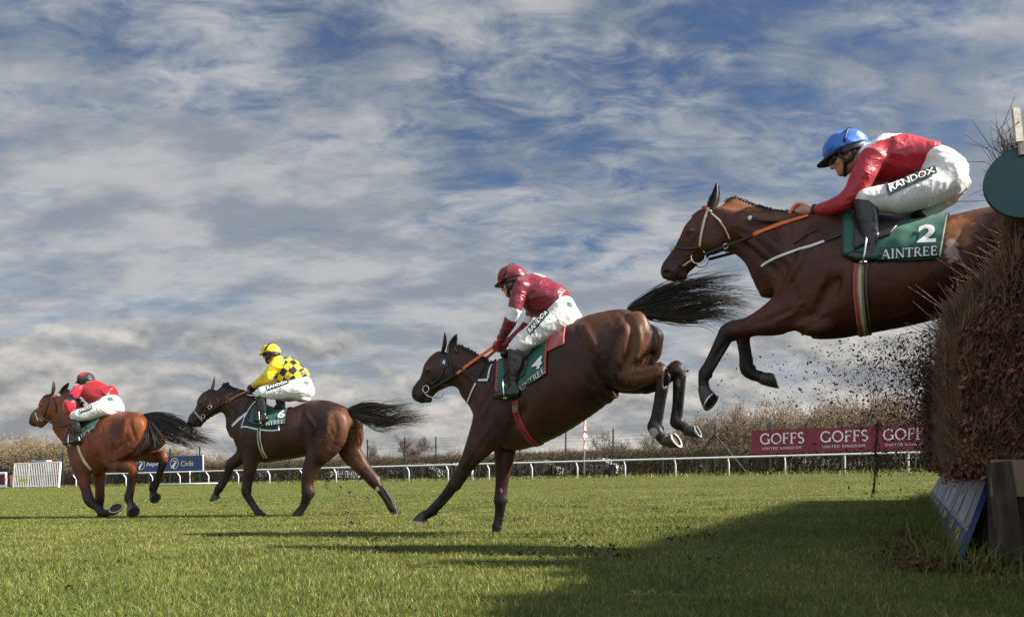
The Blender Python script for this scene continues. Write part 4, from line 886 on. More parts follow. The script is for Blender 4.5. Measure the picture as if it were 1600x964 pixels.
def check_mat(name, a, b, size):
    m = crease(M(name, a, .37, spec=.45, sheen=.1), 3.6, .6); nt = m.node_tree; N = nt.nodes; L = nt.links; p = N['Principled BSDF']
    at = N.new('ShaderNodeAttribute'); at.attribute_name = 'panel'; mp = N.new('ShaderNodeMapping'); mp.inputs['Scale'].default_value = (1 / size, 1 / size, 0); mp.inputs['Location'].default_value = (.2, .5, .5)
    L.new(at.outputs['Vector'], mp.inputs[0]); ck = N.new('ShaderNodeTexChecker'); ck.inputs['Scale'].default_value = 1; ck.inputs[1].default_value = (*a, 1); ck.inputs[2].default_value = (*b, 1)
    L.new(mp.outputs[0], ck.inputs[0]); L.new(ck.outputs[0], p.inputs['Base Color']); return m
zero = lambda tt: np.zeros(len(tt), int)
def pan1(tt, th, at, sl): s = zero(tt); s[sl] = 1; s[sl & (at > .24) & (at < .42)] = 2; return s
def pan2(tt, th, at, sl): s = zero(tt); s[sl] = 1; return s
def pan3(tt, th, at, sl): s = zero(tt); s[sl & (at > .35) & (at < .49)] = 1; s[(~sl) & (np.abs(th) < .42) & (tt > .30) & (tt < .52)] = 1; return s
def pan4(tt, th, at, sl): s = zero(tt); s[(~sl) & (np.abs(th) < np.interp(tt, [0, .1, .3, .55, .75], [2.4, 1.7, 1.2, .75, .12]))] = 1; return s
red = (.46, .010, .022); maroon = (.155, .007, .018); yellow = (.66, .49, .015); blk = (.013, .013, .014)
J1 = dict(vox=.0105, seed=1, head=(134.5,597,8), label='jockey in red jacket and black helmet with a red crown, riding the leading bay horse',
  torso=[(140,601,131,608,.07),(152,597,134,622,.17),(163,602,143,630,.175),(173,609.5,151,634,.16),(181,618,159,632,.138)],
  pelvis=[(181,620,160,634,.155),(186,631,163,642,.175),(182,640,167,648,.16)],
  thigh=[(165,637,12,.10),(152,640,12,.15),(138,645,11,.20),(126,648,9.5,.25),(118,650,8,.27)], shin=[(118,650,7,.27),(119,658,6.6,.27),(120,670,6.6,.27),(120.5,680,5.2,.27),(121,687,4.8,.27)],
  foot=[(123,689,5,.27),(116,690,5,.275),(108,691,4.6,.28),(101,692.5,3.4,.285)],
  arm=[(123,609,8.5,.17),(117,616,8,.20),(113,622,7,.21),(110,630,9.5,.22),(109,639,9.5,.20),(111,648,6,.15),(113,651,4.5,.12)], hand=(113,657,.06),
  silks=[silk_mat('red_silk', (.29, .006, .014)), M('red_pink_quilt', (.50, .022, .045), .35, var=.45, vscale=14, bump=.9, bscale=26, sheen=.2), silk_mat('black_silk', blk)], panel=pan1, collar=silk_mat('black_silk', blk), cuffmat=silk_mat('black_silk', blk),
  caps=[silk_mat('black_silk_cap', (.02, .02, .022)), silk_mat('red_silk_cap', red)], capslot=lambda f, l, u: 1 if u > .125 - .02 * abs(l) / .05 and f > -.075 else 0, peakmat=m_strap, bands=[], gloves=m_strap)
J2 = dict(vox=.010, seed=2, head=(423,553.5,6), label='jockey in a yellow and black checked jacket and yellow cap, on the second horse',
  torso=[(438,557,429,566,.07),(447,556,428,583,.165),(459,561,433,596,.18),(472,573,442,601,.17),(482,588,450,602,.15)],
  pelvis=[(483,590,452,604,.155),(485,604,454,616,.175),(480,617,458,623,.16)],
  thigh=[(468,608,13,.10),(447,610,13,.15),(427,612,11.5,.20),(412,613,9.5,.25),(406,615,8,.26)], shin=[(407.5,617,7.4,.26),(409,628,7,.26),(410,640,6.4,.26),(411,649,5.4,.26)],
  foot=[(415,654,5.6,.265),(410,655.5,5.6,.28),(404,656,5,.30),(399,655.5,3.6,.31)],
  arm=[(434,566,9,.17),(426,575,8.6,.20),(418,587,8,.21),(408,595,7,.17),(400,600,5,.11),(396,602,4.2,.08)], hand=(390,607,.05),
  silks=[check_mat('checked_silk', yellow, blk, .086), silk_mat('yellow_silk', yellow)], panel=pan2, collar=silk_mat('yellow_silk', yellow), cuffmat=silk_mat('yellow_silk', yellow),
  caps=[silk_mat('yellow_silk_cap', yellow), silk_mat('black_silk_cap', blk)], capslot=lambda f, l, u: 1 if u > .10 and -.04 < f < .055 and abs(l) < .07 else 0, peakmat=silk_mat('yellow_silk', yellow), bands=[.010, -.006], gloves=m_strap, peak=.05)
J3 = dict(vox=.009, seed=3, head=(801,441,14), label='jockey in a maroon jacket with white armbands, leaning back on the landing horse',
  torso=[(816,432,806,449,.07),(831,428,812,470,.165),(851,433,824,485,.18),(873,446,838,494,.17),(889,461,852,492,.155)],
  pelvis=[(891,464,858,494,.155),(898,480,864,506,.175),(897,498,872,519,.165)],
  thigh=[(880,497,20,.10),(856,510,20,.15),(832,525,17.5,.20),(812,538,13.5,.25),(806,543,11.5,.26)], shin=[(806,546,11,.26),(805,560,11,.26),(804.5,578,10,.26),(804,594,8,.26),(804,605,7.4,.26)],
  foot=[(808,613,8,.265),(797,614,8,.275),(785,616,7,.285),(775,619,5,.29)],
  arm=[(815,448,12.5,.17),(808,468,12,.20),(803,488,11,.21),(795,507,9.6,.17),(786,524,7.4,.11),(782,532,6.2,.08)], hand=(776,542,.045),
  silks=[silk_mat('maroon_silk', maroon), silk_mat('white_silk', (.72, .72, .74))], panel=pan3, collar=silk_mat('maroon_silk', maroon), cuffmat=silk_mat('maroon_silk', maroon),
  caps=[silk_mat('maroon_silk_cap', (.16, .007, .018)), silk_mat('white_silk_cap', (.7, .7, .7))], capslot=lambda f, l, u: 1 if (u > .128 and -.02 < f < .05 and abs(l) < .045) or (f > .098 and u > .055 and abs(l) < .02) else 0, peakmat=silk_mat('maroon_silk', maroon), gloves=silk_mat('maroon_glove', (.26, .012, .025)), bands=[.012], peak=.05)
J4 = dict(vox=.008, seed=4, head=(1323,241.5,20), label='jockey in a red jacket with white yoke and blue cap, crouched over the leaping horse',
  torso=[(1352,226,1343,252,.07),(1368,217,1358,276,.17),(1396,214.5,1383,288,.185),(1432,217,1414,281,.17),(1464,228,1440,268,.15)],
  pelvis=[(1468,230,1440,274,.155),(1492,245,1454,300,.175),(1499,275,1470,314,.165)],
  thigh=[(1476,283,27,.10),(1440,297,27,.15),(1400,309,23,.20),(1366,311,18,.25),(1354,312,16,.26)], shin=[(1352,319,16.5,.26),(1354,335,16,.26),(1358,358,14,.26),(1361,378,12,.26),(1363,392,11,.26)],
  foot=[(1368,402,11,.265),(1355,403,10.5,.27),(1342,402,9,.28),(1330,399,6,.285)],
  arm=[(1362,250,20,.17),(1350,272,19,.20),(1336,300,17.5,.21),(1318,316,15,.18),(1294,325,11.5,.12),(1276,328,8.4,.085),(1270,328.5,7.6,.08)], hand=(1252,331,.045),
  silks=[silk_mat('red_silk', (.33, .007, .017)), silk_mat('white_silk', (.72, .72, .75))], panel=pan4, collar=silk_mat('white_silk', (.7, .7, .72)), cuffmat=m_strap,
  caps=[silk_mat('blue_silk_cap', (.020, .13, .48))], capslot=lambda f, l, u: 0, peakmat=m_strap, bands=[-.016], peak=.062, cuff=.95)
# ------------------------------------------------------------------ tack
def drape(K, name, tl, bl, br, tr, mats, off, parent, amp=.004, seed=1, th=.006, nx=36, ny=26, border=None, lim=None):
    """a cloth lying over the back, hanging down both sides; corners are photo pixels on the near side"""
    fr, to, sk = K['fr'], K['to'], K['skin']; a, b, c, d = (fr.uv(to, *q) for q in (tl, bl, br, tr)); V, F, N = [], [], []
    for j in range(2 * ny + 1):
        y = (j - ny) / ny; s = 1 if y >= 0 else -1; y = abs(y)
        for i in range(nx + 1):
            x = i / nx; t0 = a[0] * (1 - x) + d[0] * x; t1 = b[0] * (1 - x) + c[0] * x; t = t0 * (1 - y) + t1 * y; thb = b[1] * (1 - x) + c[1] * x
            P, n = to.surf(t, s * y * thb); hP, hn = None, None
            l, nn, ii, dd = sk.t.ray_cast(Vector(P + n * .25), Vector(-n), .5)
            q = Vector(P) if l is None else l; V.append(np.array(q) + n * off)
    V = np.array(V); V += (fsum(V, 13, seed, 3) * amp)[:, None] * np.array([.2, .2, 1]) * 0 + fsum(V, 13, seed, 3)[:, None] * amp * np.sign(V[:, 1:2]) * np.array([[0, 1, 0]])
    w = nx + 1
    for j in range(2 * ny):
        for i in range(nx): F.append((j * w + i, j * w + i + 1, (j + 1) * w + i + 1, (j + 1) * w + i))
    o = link(name, mesh_np(name, V, np.array(F), 4), parent, mats, True)
    if border:
        bi = []
        for f in F:
            j, i = f[0] // w, f[0] % w; e, ej = border if isinstance(border, tuple) else (border, border); bi.append(1 if (i < e or i >= nx - e or j < ej or j >= 2 * ny - ej) else 0)
        o.data.polygons.foreach_set('material_index', np.array(bi, np.int32))
    md = o.modifiers.new('thickness', 'SOLIDIFY'); md.thickness = th; md.offset = 1
    return o, V, np.array(F)
def strap(K, name, pts, w, mat, parent, off=.006, th=.004, both=True, skin=None):
    out, nn = (skin or K['skin']).path(pts, off); mb = MB()
    if len(out) < 2: return None
    mb.ribbon(out, nn, w, th); o = mb.build(name, mat, parent, True)
    if both: mb = MB(); mb.ribbon(flip(out), flip(nn), w, th); mb.build('bridle_strap' if name == 'bridle' else name, mat, o if name == 'bridle' else parent, True)
    return o
def air(K, name, pts, w, mat, parent, both=True, th=.006):
    fr = K['fr']; P = [Vector(p) for p in catmull([fr.p(*q) for q in pts], 5)]; mb = MB(); nn = [Vector((0, 1, .35))] * len(P); mb.ribbon(P, nn, w, th); o = mb.build(name, mat, parent, True)
    if both: mb = MB(); mb.ribbon(flip(P), [Vector((0, -1, .35))] * len(P), w, th); mb.build(name, mat, parent, True)
    return o
def ring(K, px, py, r, mat, parent, name='bit_ring', th=.0045):
    fr = K['fr']; h = K['skin'].hit(px, py); c = h[0] + h[1] * .012; n = Vector((0, 1, 0)); R = r * fr.m(np.array(c)); mb = MB()
    P = [c + Vector((math.cos(a), 0, math.sin(a))) * R for a in np.linspace(0, 2 * math.pi, 25)]; mb.tube(P, th, 6, False); mb.build(name, mat, parent, True); mb = MB(); mb.tube(flip(P), th, 6, False); return mb.build(name, mat, parent, True)
def build_tack(K, J, T):
    fr, body = K['fr'], K['body']
    br = None
    for i, (pts, w, mat) in enumerate(T['bridle']):
        o = strap(K, 'bridle' if br is None else 'bridle_strap', pts, w, mat, br or body)
        br = br or o
    for r in T.get('rings', []): ring(K, *r, m_steel, br)
    for nm, pts, w, mat in T.get('straps', []): strap(K, nm, pts, w, mat, body)
    for nm, pts, w, mat in T.get('air', []): air(K, nm, pts, w, mat, body)
    if 'pad' in T: o, v, q = drape(K, 'saddle_pad', *T['pad'][:4], T['pad'][4], .012, body, border=T['pad'][5], seed=5); K['pad'] = (v, q)
    if 'girth' in T:
        pts, w, mats = T['girth']; out, nn = K['skin'].path(pts, .004, 2.0); n = len(out)
        # carry on round the belly to the other side
        P = out + flip(out)[::-1]; Nn = nn + flip(nn)[::-1]; mb = MB(); mb.ribbon(P, Nn, w, .007); g = mb.build('girth', mats[0], body, True)
        for off, ww, m in mats[1:]:
            mb = MB(); P2 = []
            for i, (p, q) in enumerate(zip(P, Nn)):
                t = (P[min(i + 1, len(P) - 1)] - P[max(i - 1, 0)]).normalized(); P2.append(p + t.cross(q).normalized() * off + q * .006)
            a, b_ = (0, len(P2)); mb.ribbon(P2, Nn, ww, .003); mb.build('girth_stripe', m, g, True)
    cl, cv, cq = drape(K, 'saddle_cloth', *T['cloth'][:4], T['cloth'][4], .022, body, border=T['cloth'][5], amp=.007, seed=8); K['clothV'] = (cv + np.sign(cv[:, 1:2]) * np.array([[0, .007, 0]]), cq)
    csk = Skin(fr, K['clothV'], K['VQ'])
    if 'band' in T: decal('cloth_band', rect_mesh(24, 4), T['band'], csk, m_dgreen, cl, .003)
    decal('lettering', serif_mesh('AINTREE'), T['word'], csk, m_white, cl, .006)
    if 'num' in T: decal('number', text_mesh(T['num'][0], bold=.03), T['num'][1], csk, m_white, cl, .006)
    # saddle: flaps, pommel and cantle
    s = T['saddle']; sa, sv, sq = drape(K, 'saddle', *s, [m_leather], .034, body, amp=0, th=.014, nx=18, ny=14)
    to = K['to']; a, d = fr.uv(to, *s[0]), fr.uv(to, *s[3]); mb = MB()
    for f, hh, nm in ((.06, .050, 'pommel'), (.96, .045, 'cantle')):
        mb = MB(); t = a[0] * (1 - f) + d[0] * f; P, n = to.surf(t, 0); l = K['skin'].near(P)[0]; sph(mb, l + Vector(n) * .045, (.05, .12, hh)); mb.build(nm, m_leather, sa, True)
    # stirrups
    for sg in (1, -1):
        F = [fr.p(q[0], q[1], q[3]) * np.array([1, sg, 1]) for q in J['foot']]; c = F[2] * .6 + F[1] * .4; d_ = F[2] - F[1]; d_ /= np.linalg.norm(d_)
        up = np.array([-d_[2], 0, d_[0]]); up = up * np.sign(up[2]) if abs(up[2]) > .2 else np.array([0, 0, 1.]); up = up / np.linalg.norm(up); lt = np.cross(d_, up); r = J['foot'][2][2] * fr.m(c)
        mb = MB(); P = [Vector(c - up * (r + .008) + lt * x) for x in (-.055, 0, .055)]; mb.ribbon(P, [Vector(up)] * 3, .035, .008)
        P = [Vector(c + lt * .058 * math.cos(a_) - up * (r + .004) + up * (.135 + r) * math.sin(a_) ** .8) for a_ in np.linspace(.0, math.pi, 17)]; mb.tube(P, .006, 6)
        st = mb.build('stirrup', m_steel, body, True); top = Vector(c + up * .135)
        S = [fr.p(q[0], q[1], q[3]) * np.array([1, sg, 1]) for q in J['shin']]; end = Vector(S[0] * .85 + S[2] * .15) - Vector((0, sg * .05, 0)); mb = MB(); mb.ribbon([top, (top + end) / 2, end], [Vector((0, sg, 0))] * 3, .024, .005); mb.build('stirrup_leather', m_leather, st, True)
    # sponsor's strip on the thigh
    q = T['thigh']; decal('sponsor_strip', rect_mesh(22, 4), q, J['skin'], m_dgreen, J['br'], .009)
    def ins(q, a, b, c, d):
        (x0, y0), (x1, y1), (x2, y2), (x3, y3) = q; f = lambda u, v: ((x0 * (1 - u) + x1 * u) * (1 - v) + (x3 * (1 - u) + x2 * u) * v, (y0 * (1 - u) + y1 * u) * (1 - v) + (y3 * (1 - u) + y2 * u) * v)
        return f(a, c), f(b, c), f(b, d), f(a, d)
    decal('sponsor_lettering', text_mesh('RANDOX', cuts=(20, 4), bold=.015), ins(q, .04, .96, .2, .82), J['skin'], m_white, J['br'], .0135)
    decal('sponsor_dot', ([(.5 + .5 * math.cos(k * .5236), .5 + .5 * math.sin(k * .5236), 0) for k in range(12)], [tuple(range(12))]), ins(q, .688, .742, .38, .62), J['skin'], m_redprint, J['br'], .014)
    for pq in T.get('waist', []): decal('waist_patch', rect_mesh(4, 2), pq, J['skin'], m_green, J['br'], .004)
T4 = dict(
  bridle=[([(1108,326),(1104,334),(1100,348),(1097,362),(1094.5,376),(1094,386)],.016,m_cream_strap),([(1120,317),(1114,326),(1107,331)],.018,m_cream_strap),([(1099,322),(1106,328),(1112,332)],.016,m_cream_strap),
    ([(1112,334),(1124,344),(1133,356),(1138,366),(1141,374)],.011,m_cream_strap),([(1058,387),(1066,389),(1078,389),(1092,387)],.016,m_leather),([(1050,396),(1057,406),(1064,416),(1076,416)],.012,m_leather),([(1083,405),(1074,410),(1066,416)],.012,m_cream_strap),([(1066,418),(1056,425),(1052,436)],.010,m_leather)],
  rings=[(1091,400,11.0),(1134,384,4)],
  straps=[('breastplate',[(1190,417),(1200,409.5),(1215,402),(1232,396),(1250,390),(1270,384),(1288,378)],.017,m_white_strap),('breastplate_strap',[(1290,377),(1302,373),(1318,367)],.012,m_leather),('neck_strap',[(1240,381),(1258,370),(1278,358)],.010,m_leather),('rein_grip',[(1178,367),(1196,360),(1214,353),(1232,347),(1250,342),(1263,338)],.030,m_orange)],
  air=[('rein',[(1101,397,.075),(1125,388,.095),(1155,377,.115),(1181,366,.12)],.020,m_leather),('rein_loop',[(1230,343,.04),(1234,333,.03),(1240,324,.02),(1247,319,.01),(1256,321,.0)],.018,m_orange)],
  girth=([(1346,412),(1344,430),(1344,455),(1346,480),(1349,505),(1352,519)],.075,[M('olive_girth',(.22,.20,.12),.7,bump=.15,bscale=120),(-.026,.012,m_leather),(.026,.012,m_redprint),(0.0,.014,m_cream_strap)]),
  cloth=((1318,340),(1316,399),(1467,406),(1486,340),[m_green,m_dgreen],1), num=('2',[(1432,380),(1462,379),(1464,351),(1436,353)]), band=[(1370,411),(1466,405.5),(1468,382),(1376,388)], word=[(1377,405.5),(1464.5,399),(1464.5,385),(1377,391)],
  saddle=((1330,338),(1336,394),(1392,372),(1440,345)), thigh=[(1388,305.6),(1464,272),(1461,260.6),(1383,289)], waist=[])
T3 = dict(
  bridle=[([(695,545),(693.5,556),(694.5,574),(690,588),(680,598),(671,600)],.016,m_leather),([(686,548),(691,551),(696,546)],.016,m_leather),([(658,590),(663,592),(671,594),(678,598)],.016,m_leather),([(697,551),(704,566),(708,582),(706,592)],.011,m_leather),([(703,541),(711,547),(716,550)],.030,m_browlea)],
  rings=[(666,607.5,5.4)],
  straps=[('breastplate',[(731,629),(735,618),(740,607),(744,599)],.018,m_white_strap),('breastplate_strap',[(745,596),(749,586),(754,577),(761,565)],.014,m_leather),('breastplate_strap',[(747,594.5),(755,594.5),(763,594)],.022,m_white_strap),('neck_strap',[(763,592),(766,575),(769,570)],.020,m_white_strap)],
  air=[('rein',[(673,607,.075),(686,600,.085),(700,592,.09),(714,584,.09)],.020,m_leather),('rein_grip',[(714,584,.09),(732,570,.085),(750,557,.065),(770,543,.045)],.030,m_orange),('curb_strap',[(662,612,.05),(668,618,.05),(676,621,.045),(683,618,.045),(685,612,.05)],.008,m_white_strap)],
  girth=([(805,626),(806.5,644),(811,657),(816,668),(823,679),(830,688),(840,694)],.062,[m_red_web,(0.0,.008,m_leather)]),
  pad=((800,556),(806,566),(884,540),(890,517),[m_maroon_pad,m_white_strap],0),
  cloth=((778,574),(776,619),(856,584),(868,538),[m_green,m_redprint],(1, 0)), num=('4',[(829.5,580),(845.5,575),(849.5,555.5),(834.5,560)]), word=[(810,614.5),(852.5,581.5),(849,573.5),(809.5,606)],
  saddle=((786,568),(796,606),(822,588),(850,543)), thigh=[(828.5,524.5),(859,490),(854,481.5),(823,515.5)], waist=[[(886,478),(894,481),(893,474),(886,471)]])
T2 = dict(
  bridle=[([(331,605),(327,616),(327.5,628),(330,642)],.018,m_leather),([(322,613),(327,612),(333,604)],.016,m_leather),([(304.5,643),(308,647),(312,652),(317,658)],.022,m_cream_strap),([(309,641),(316,642),(322,642),(330,643)],.016,m_leather),([(322,622),(318,632),(314,641)],.012,m_browlea),([(334,612),(341,624),(343,636)],.011,m_leather)],
  rings=[(328.5,636,3.0),(318,650,3.2)],
  straps=[('breastplate',[(363,666),(370,659),(377,652),(386,646),(394,641)],.045,m_white_strap),('neck_strap',[(378,650),(381,641),(388,628),(393,620)],.014,m_leather)],
  air=[('rein',[(321,650,.07),(334,639,.09),(344,633,.095),(354,628.5,.09)],.016,m_leather),('rein_grip',[(353,628.7,.09),(366,621,.085),(380,614,.07),(393,608,.05)],.032,m_brown_grip),('neck_rein',[(386,616,.03),(393,618,.04),(400,618,.06)],.014,m_white_strap)],
  girth=([(405.5,668),(404.7,683),(406,693),(409,703),(415,715)],.055,[m_cream_strap,(0,.022,m_leather)]),
  pad=((396,640),(377,669),(437,673),(447,634),[m_black_pad,m_aqua],1),
  cloth=((398,638),(389,662),(446,663),(451,631),[m_green,m_dgreen],1), num=('6',[(433,653.5),(445,652.5),(447,640.5),(436.5,641.5)]), word=[(406.5,666.5),(443.5,661),(443.5,655),(406.5,660)],
  saddle=((400,634),(398,656),(418,650),(438,636)), thigh=[(417.5,610.5),(452,599),(450.5,594),(415.5,603.5)], waist=[[(475,600),(482,601),(481.5,596),(475,595)]])
T1 = dict(
  bridle=[([(84,611),(77,620),(75,632),(72,644),(67,652)],.018,m_leather),([(69,620),(77,618),(86,610)],.016,m_leather),([(55.5,645),(58,651),(60.5,658)],.024,m_white_strap),([(56,642),(63,644),(72,645)],.014,m_leather),([(82,619),(88,632),(88,645)],.012,m_leather)],
  rings=[(66,654,3)],
  straps=[('breastplate',[(100,688),(106,676),(112,664),(116,657)],.016,m_leather)],
  air=[('rein',[(69,655,.08),(75,657,.09),(81,661,.10),(89,664,.12),(100,664.5,.13),(112,661,.10)],.026,m_browlea)],
  girth=([(121,692),(123,700),(127,711),(133,722),(142,733)],.045,[m_cream_strap]),
  cloth=((137,652),(119,688),(148,672),(166,651),[m_green,m_dgreen],1), word=[(125.5,686.5),(146,671.5),(147.5,665),(126,679.5)],
  saddle=((133,654),(124,676),(140,664),(158,652)), thigh=[(126,645.5),(145,638.5),(143,632.5),(124.4,638)], waist=[[(168,626),(177,626),(176,620),(168,621)]])
def extras():
    # browband rosette and number tag
    h = H4['skin'].near(H4['fr'].p(1099.5, 323, .07)); mb = MB(); sph(mb, h[0] + h[1] * .008, (.018, .012, .018)); mb.build('browband_rosette', m_redprint, H4['body'], True)
    h = H4['skin'].near(H4['fr'].p(1053, 391, .0)); mb = MB(); sph(mb, h[0] + h[1] * .006, (.022, .02, .026)); mb.build('noseband_fleece', m_cream_strap, H4['body'], True)
    decal('number_tag', rect_mesh(3, 3), [(688.5,573),(700,572),(699,560.5),(688,561.5)], H3['skin'], M('tag_navy', (.020, .034, .050), .5), H3['body'], .010)
    decal('tag_number', text_mesh('4', (3, 3), bold=.02), [(692,570),(696.5,569.5),(696.5,562.5),(692,563)], H3['skin'], m_white, H3['body'], .012)
    h = H3['skin'].hit(806, 638); mb = MB(); mb.box(h[0] + h[1] * .012, (.05, .012, .06)); mb.build('girth_buckle', M('buckle_leather', (.10, .085, .05), .6, var=.3), H3['body'])
    # whip held in the last rider's hand
    fr = H4['fr']; mb = MB(); P = [fr.p(1172, 341, .12), fr.p(1190, 345, .115), fr.p(1215, 346, .105), fr.p(1248, 345, .08), fr.p(1262, 341, .06)]
    mb.tube([Vector(p) for p in P], [.009, .011, .010, .008, .008], 8); w = mb.build('riding_whip', m_leather, None, True); fr.place(w)
    tag(w, 'thin black riding whip with a white cap held beside the bay neck', 'whip')
    mb = MB(); sph(mb, P[0], (.015, .014, .016)); mb.build('whip_cap', m_white_strap, w, True)
# ------------------------------------------------------------------ the course: turf, path, verge
ER, NR, RA = np.array([.9063, -.4226]), np.array([.4226, .9063]), np.array([-42., 75.])      # running rail: direction, away from us, a point
def rail_s(px, off=0.):
    """distance along a line parallel to the rail, at the given offset, that the photo shows in column px"""
    k = (px - CX) / FPX; b = RA + NR * off; return (k * b[1] - b[0]) / (ER[0] - k * ER[1])
def rp(s, off=0., z=0.): q = RA + ER * s + NR * off; return Vector((q[0], q[1], gz(q[0]) + z))
m_turf = M('turf_soil', (.070, .080, .018), .95, var=.5, vscale=.9, col2=(.125, .128, .032), bump=.8, bscale=30, detail=10, spec=.1)
def sheet(name, pts, mat, z=0.0):
    return tag(link(name, mesh_py(name, [(x, y, gz(x) + z) for x, y in pts], [tuple(range(len(pts)))]), None, [mat]), kind='structure')
sheet('ground', [(-1500, -60), (1500, -60), (1500, 3000), (-1500, 3000)], m_turf)
q = lambda s, o: tuple((RA + ER * s + NR * o))
sheet('path', [q(-120, .5), q(160, .5), q(160, 2.4), q(-120, 2.4)], M('cinder_path', (.060, .046, .036), .95, var=.5, vscale=3, bump=.5, bscale=20), .008)
sheet('verge', [q(-120, 2.4), q(160, 2.4), q(160, 6), q(-120, 6)], M('verge_turf', (.10, .14, .022), .95, var=.5, vscale=2.5, col2=(.17, .17, .035), bump=.6, bscale=12), .006)
def grass_mat():
    m = bpy.data.materials.new('grass_blades'); m.use_nodes = True; nt = m.node_tree; N = nt.nodes; L = nt.links; p = N['Principled BSDF']
    a = N.new('ShaderNodeAttribute'); a.attribute_name = 'tint'; r = N.new('ShaderNodeValToRGB'); L.new(a.outputs['Fac'], r.inputs[0]); e = r.color_ramp.elements
    e[0].color = (.044, .082, .011, 1); e[1].color = (.32, .30, .11, 1); e[1].position = 1
    for ps, c in ((.4, (.108, .141, .022, 1)), (.8, (.195, .202, .046, 1))): x = e.new(ps); x.color = c
    L.new(r.outputs[0], p.inputs['Base Color']); p.inputs['Roughness'].default_value = .5; p.inputs['Specular IOR Level'].default_value = .3
    tr = N.new('ShaderNodeBsdfTranslucent'); L.new(r.outputs[0], tr.inputs[0]); mx = N.new('ShaderNodeMixShader'); mx.inputs[0].default_value = .28
    L.new(p.outputs[0], mx.inputs[1]); L.new(tr.outputs[0], mx.inputs[2]); L.new(mx.outputs[0], N['Material Output'].inputs[0]); return m
m_grass = grass_mat()
def blades(name, x, y, hgt, wid, tint, lean, z0, mat, kind='stuff'):
    n = len(x); r = np.random.default_rng(3); az = r.uniform(0, 6.283, n); d = np.stack([np.cos(az), np.sin(az)], 1); wv = np.stack([-d[:, 1], d[:, 0]], 1)
    az2 = r.uniform(0, 6.283, n); ld = np.stack([np.cos(az2), np.sin(az2)], 1) * lean[:, None]; V = np.zeros((n, 6, 3), np.float32); B = np.stack([x, y], 1)
    for i, (f, w, b) in enumerate(((0, 1, 0), (.55, .8, .32), (1, .10, 1))):
        c = B + ld * (hgt * b)[:, None]; zz = z0 + hgt * f * (1 - .25 * b * np.minimum(lean, 1.5) / 1.5)
        for k, s in ((0, -1), (1, 1)): V[:, 2 * i + k, :2] = c + wv * (wid * w * s / 2)[:, None]; V[:, 2 * i + k, 2] = zz
    b = np.arange(n)[:, None] * 6; F = np.concatenate([b + [0, 1, 3, 2], b + [2, 3, 5, 4]])
    me = bpy.data.meshes.new(name); me.vertices.add(n * 6); me.vertices.foreach_set('co', V.ravel()); me.loops.add(F.size); me.loops.foreach_set('vertex_index', F.ravel().astype(np.int32))
    me.polygons.add(len(F)); me.polygons.foreach_set('loop_start', np.arange(0, F.size, 4, dtype=np.int32)); me.polygons.foreach_set('loop_total', np.full(len(F), 4, np.int32)); me.update(calc_edges=True)
    a = me.attributes.new('tint', 'FLOAT', 'POINT'); a.data.foreach_set('value', np.repeat(tint, 6).astype(np.float32)); o = link(name, me, None, [mat]); o['kind'] = kind; return o
def build_grass():
    r = np.random.default_rng(5); n = 560000; u = r.random(n); d = (2.3 ** .4 + u * (80 ** .4 - 2.3 ** .4)) ** 2.5; x = d * r.uniform(-.74, .74, n); y = d
    keep = ((np.stack([x, y], 1) - RA) @ NR < .3); x, y, d = x[keep], y[keep], d[keep]
    P = np.stack([x, y, 0 * x], 1); big = fsum(P * [.35, 1.9, 1], 1.1, 4, 3); sm = fsum(P, 5.5, 6, 2)
    h = (.026 + .010 * big + .008 * sm) * r.uniform(.6, 1.4, len(x)); h = np.clip(h, .014, .085) * np.interp(d, [2.5, 6, 14, 40, 80], [1.05, 1, .85, .75, .9]); w = .0029 * (d / 3.2) ** .62 * r.uniform(.7, 1.4, len(x))
    t = np.clip(.46 + .12 * sm - .20 * big + r.normal(size=len(x)) * .19 + (r.random(len(x)) < .06) * .4, 0, 1)
    blades('grass', x, y, h, w, t, r.uniform(.15, 1.3, len(x)), gz(x), m_grass)
    # rank tufts along the foot of the jump and on the far verge
    n = 2600; s = r.uniform(-.6, 8, n); o = r.normal(-.05, .14, n); x = FA[0] + FE[0] * s + FO[0] * o; y = FA[1] + FE[1] * s + FO[1] * o
    n2 = 9000; s2 = r.uniform(-25, 95, n2); o2 = r.uniform(2.4, 6.4, n2); V2 = RA + ER * s2[:, None] + NR * o2[:, None]
    x = np.concatenate([x, V2[:, 0]]); y = np.concatenate([y, V2[:, 1]]); h = np.concatenate([r.uniform(.07, .20, n), r.uniform(.10, .32, n2)]); w = np.concatenate([np.full(n, .006), np.full(n2, .05)])
    t = np.concatenate([np.clip(r.normal(.42, .2, n), 0, 1), np.clip(r.normal(.62, .2, n2), 0, 1)]); blades('long_grass', x, y, h, w, t, r.uniform(.2, 1.2, n + n2), gz(x), m_grass)

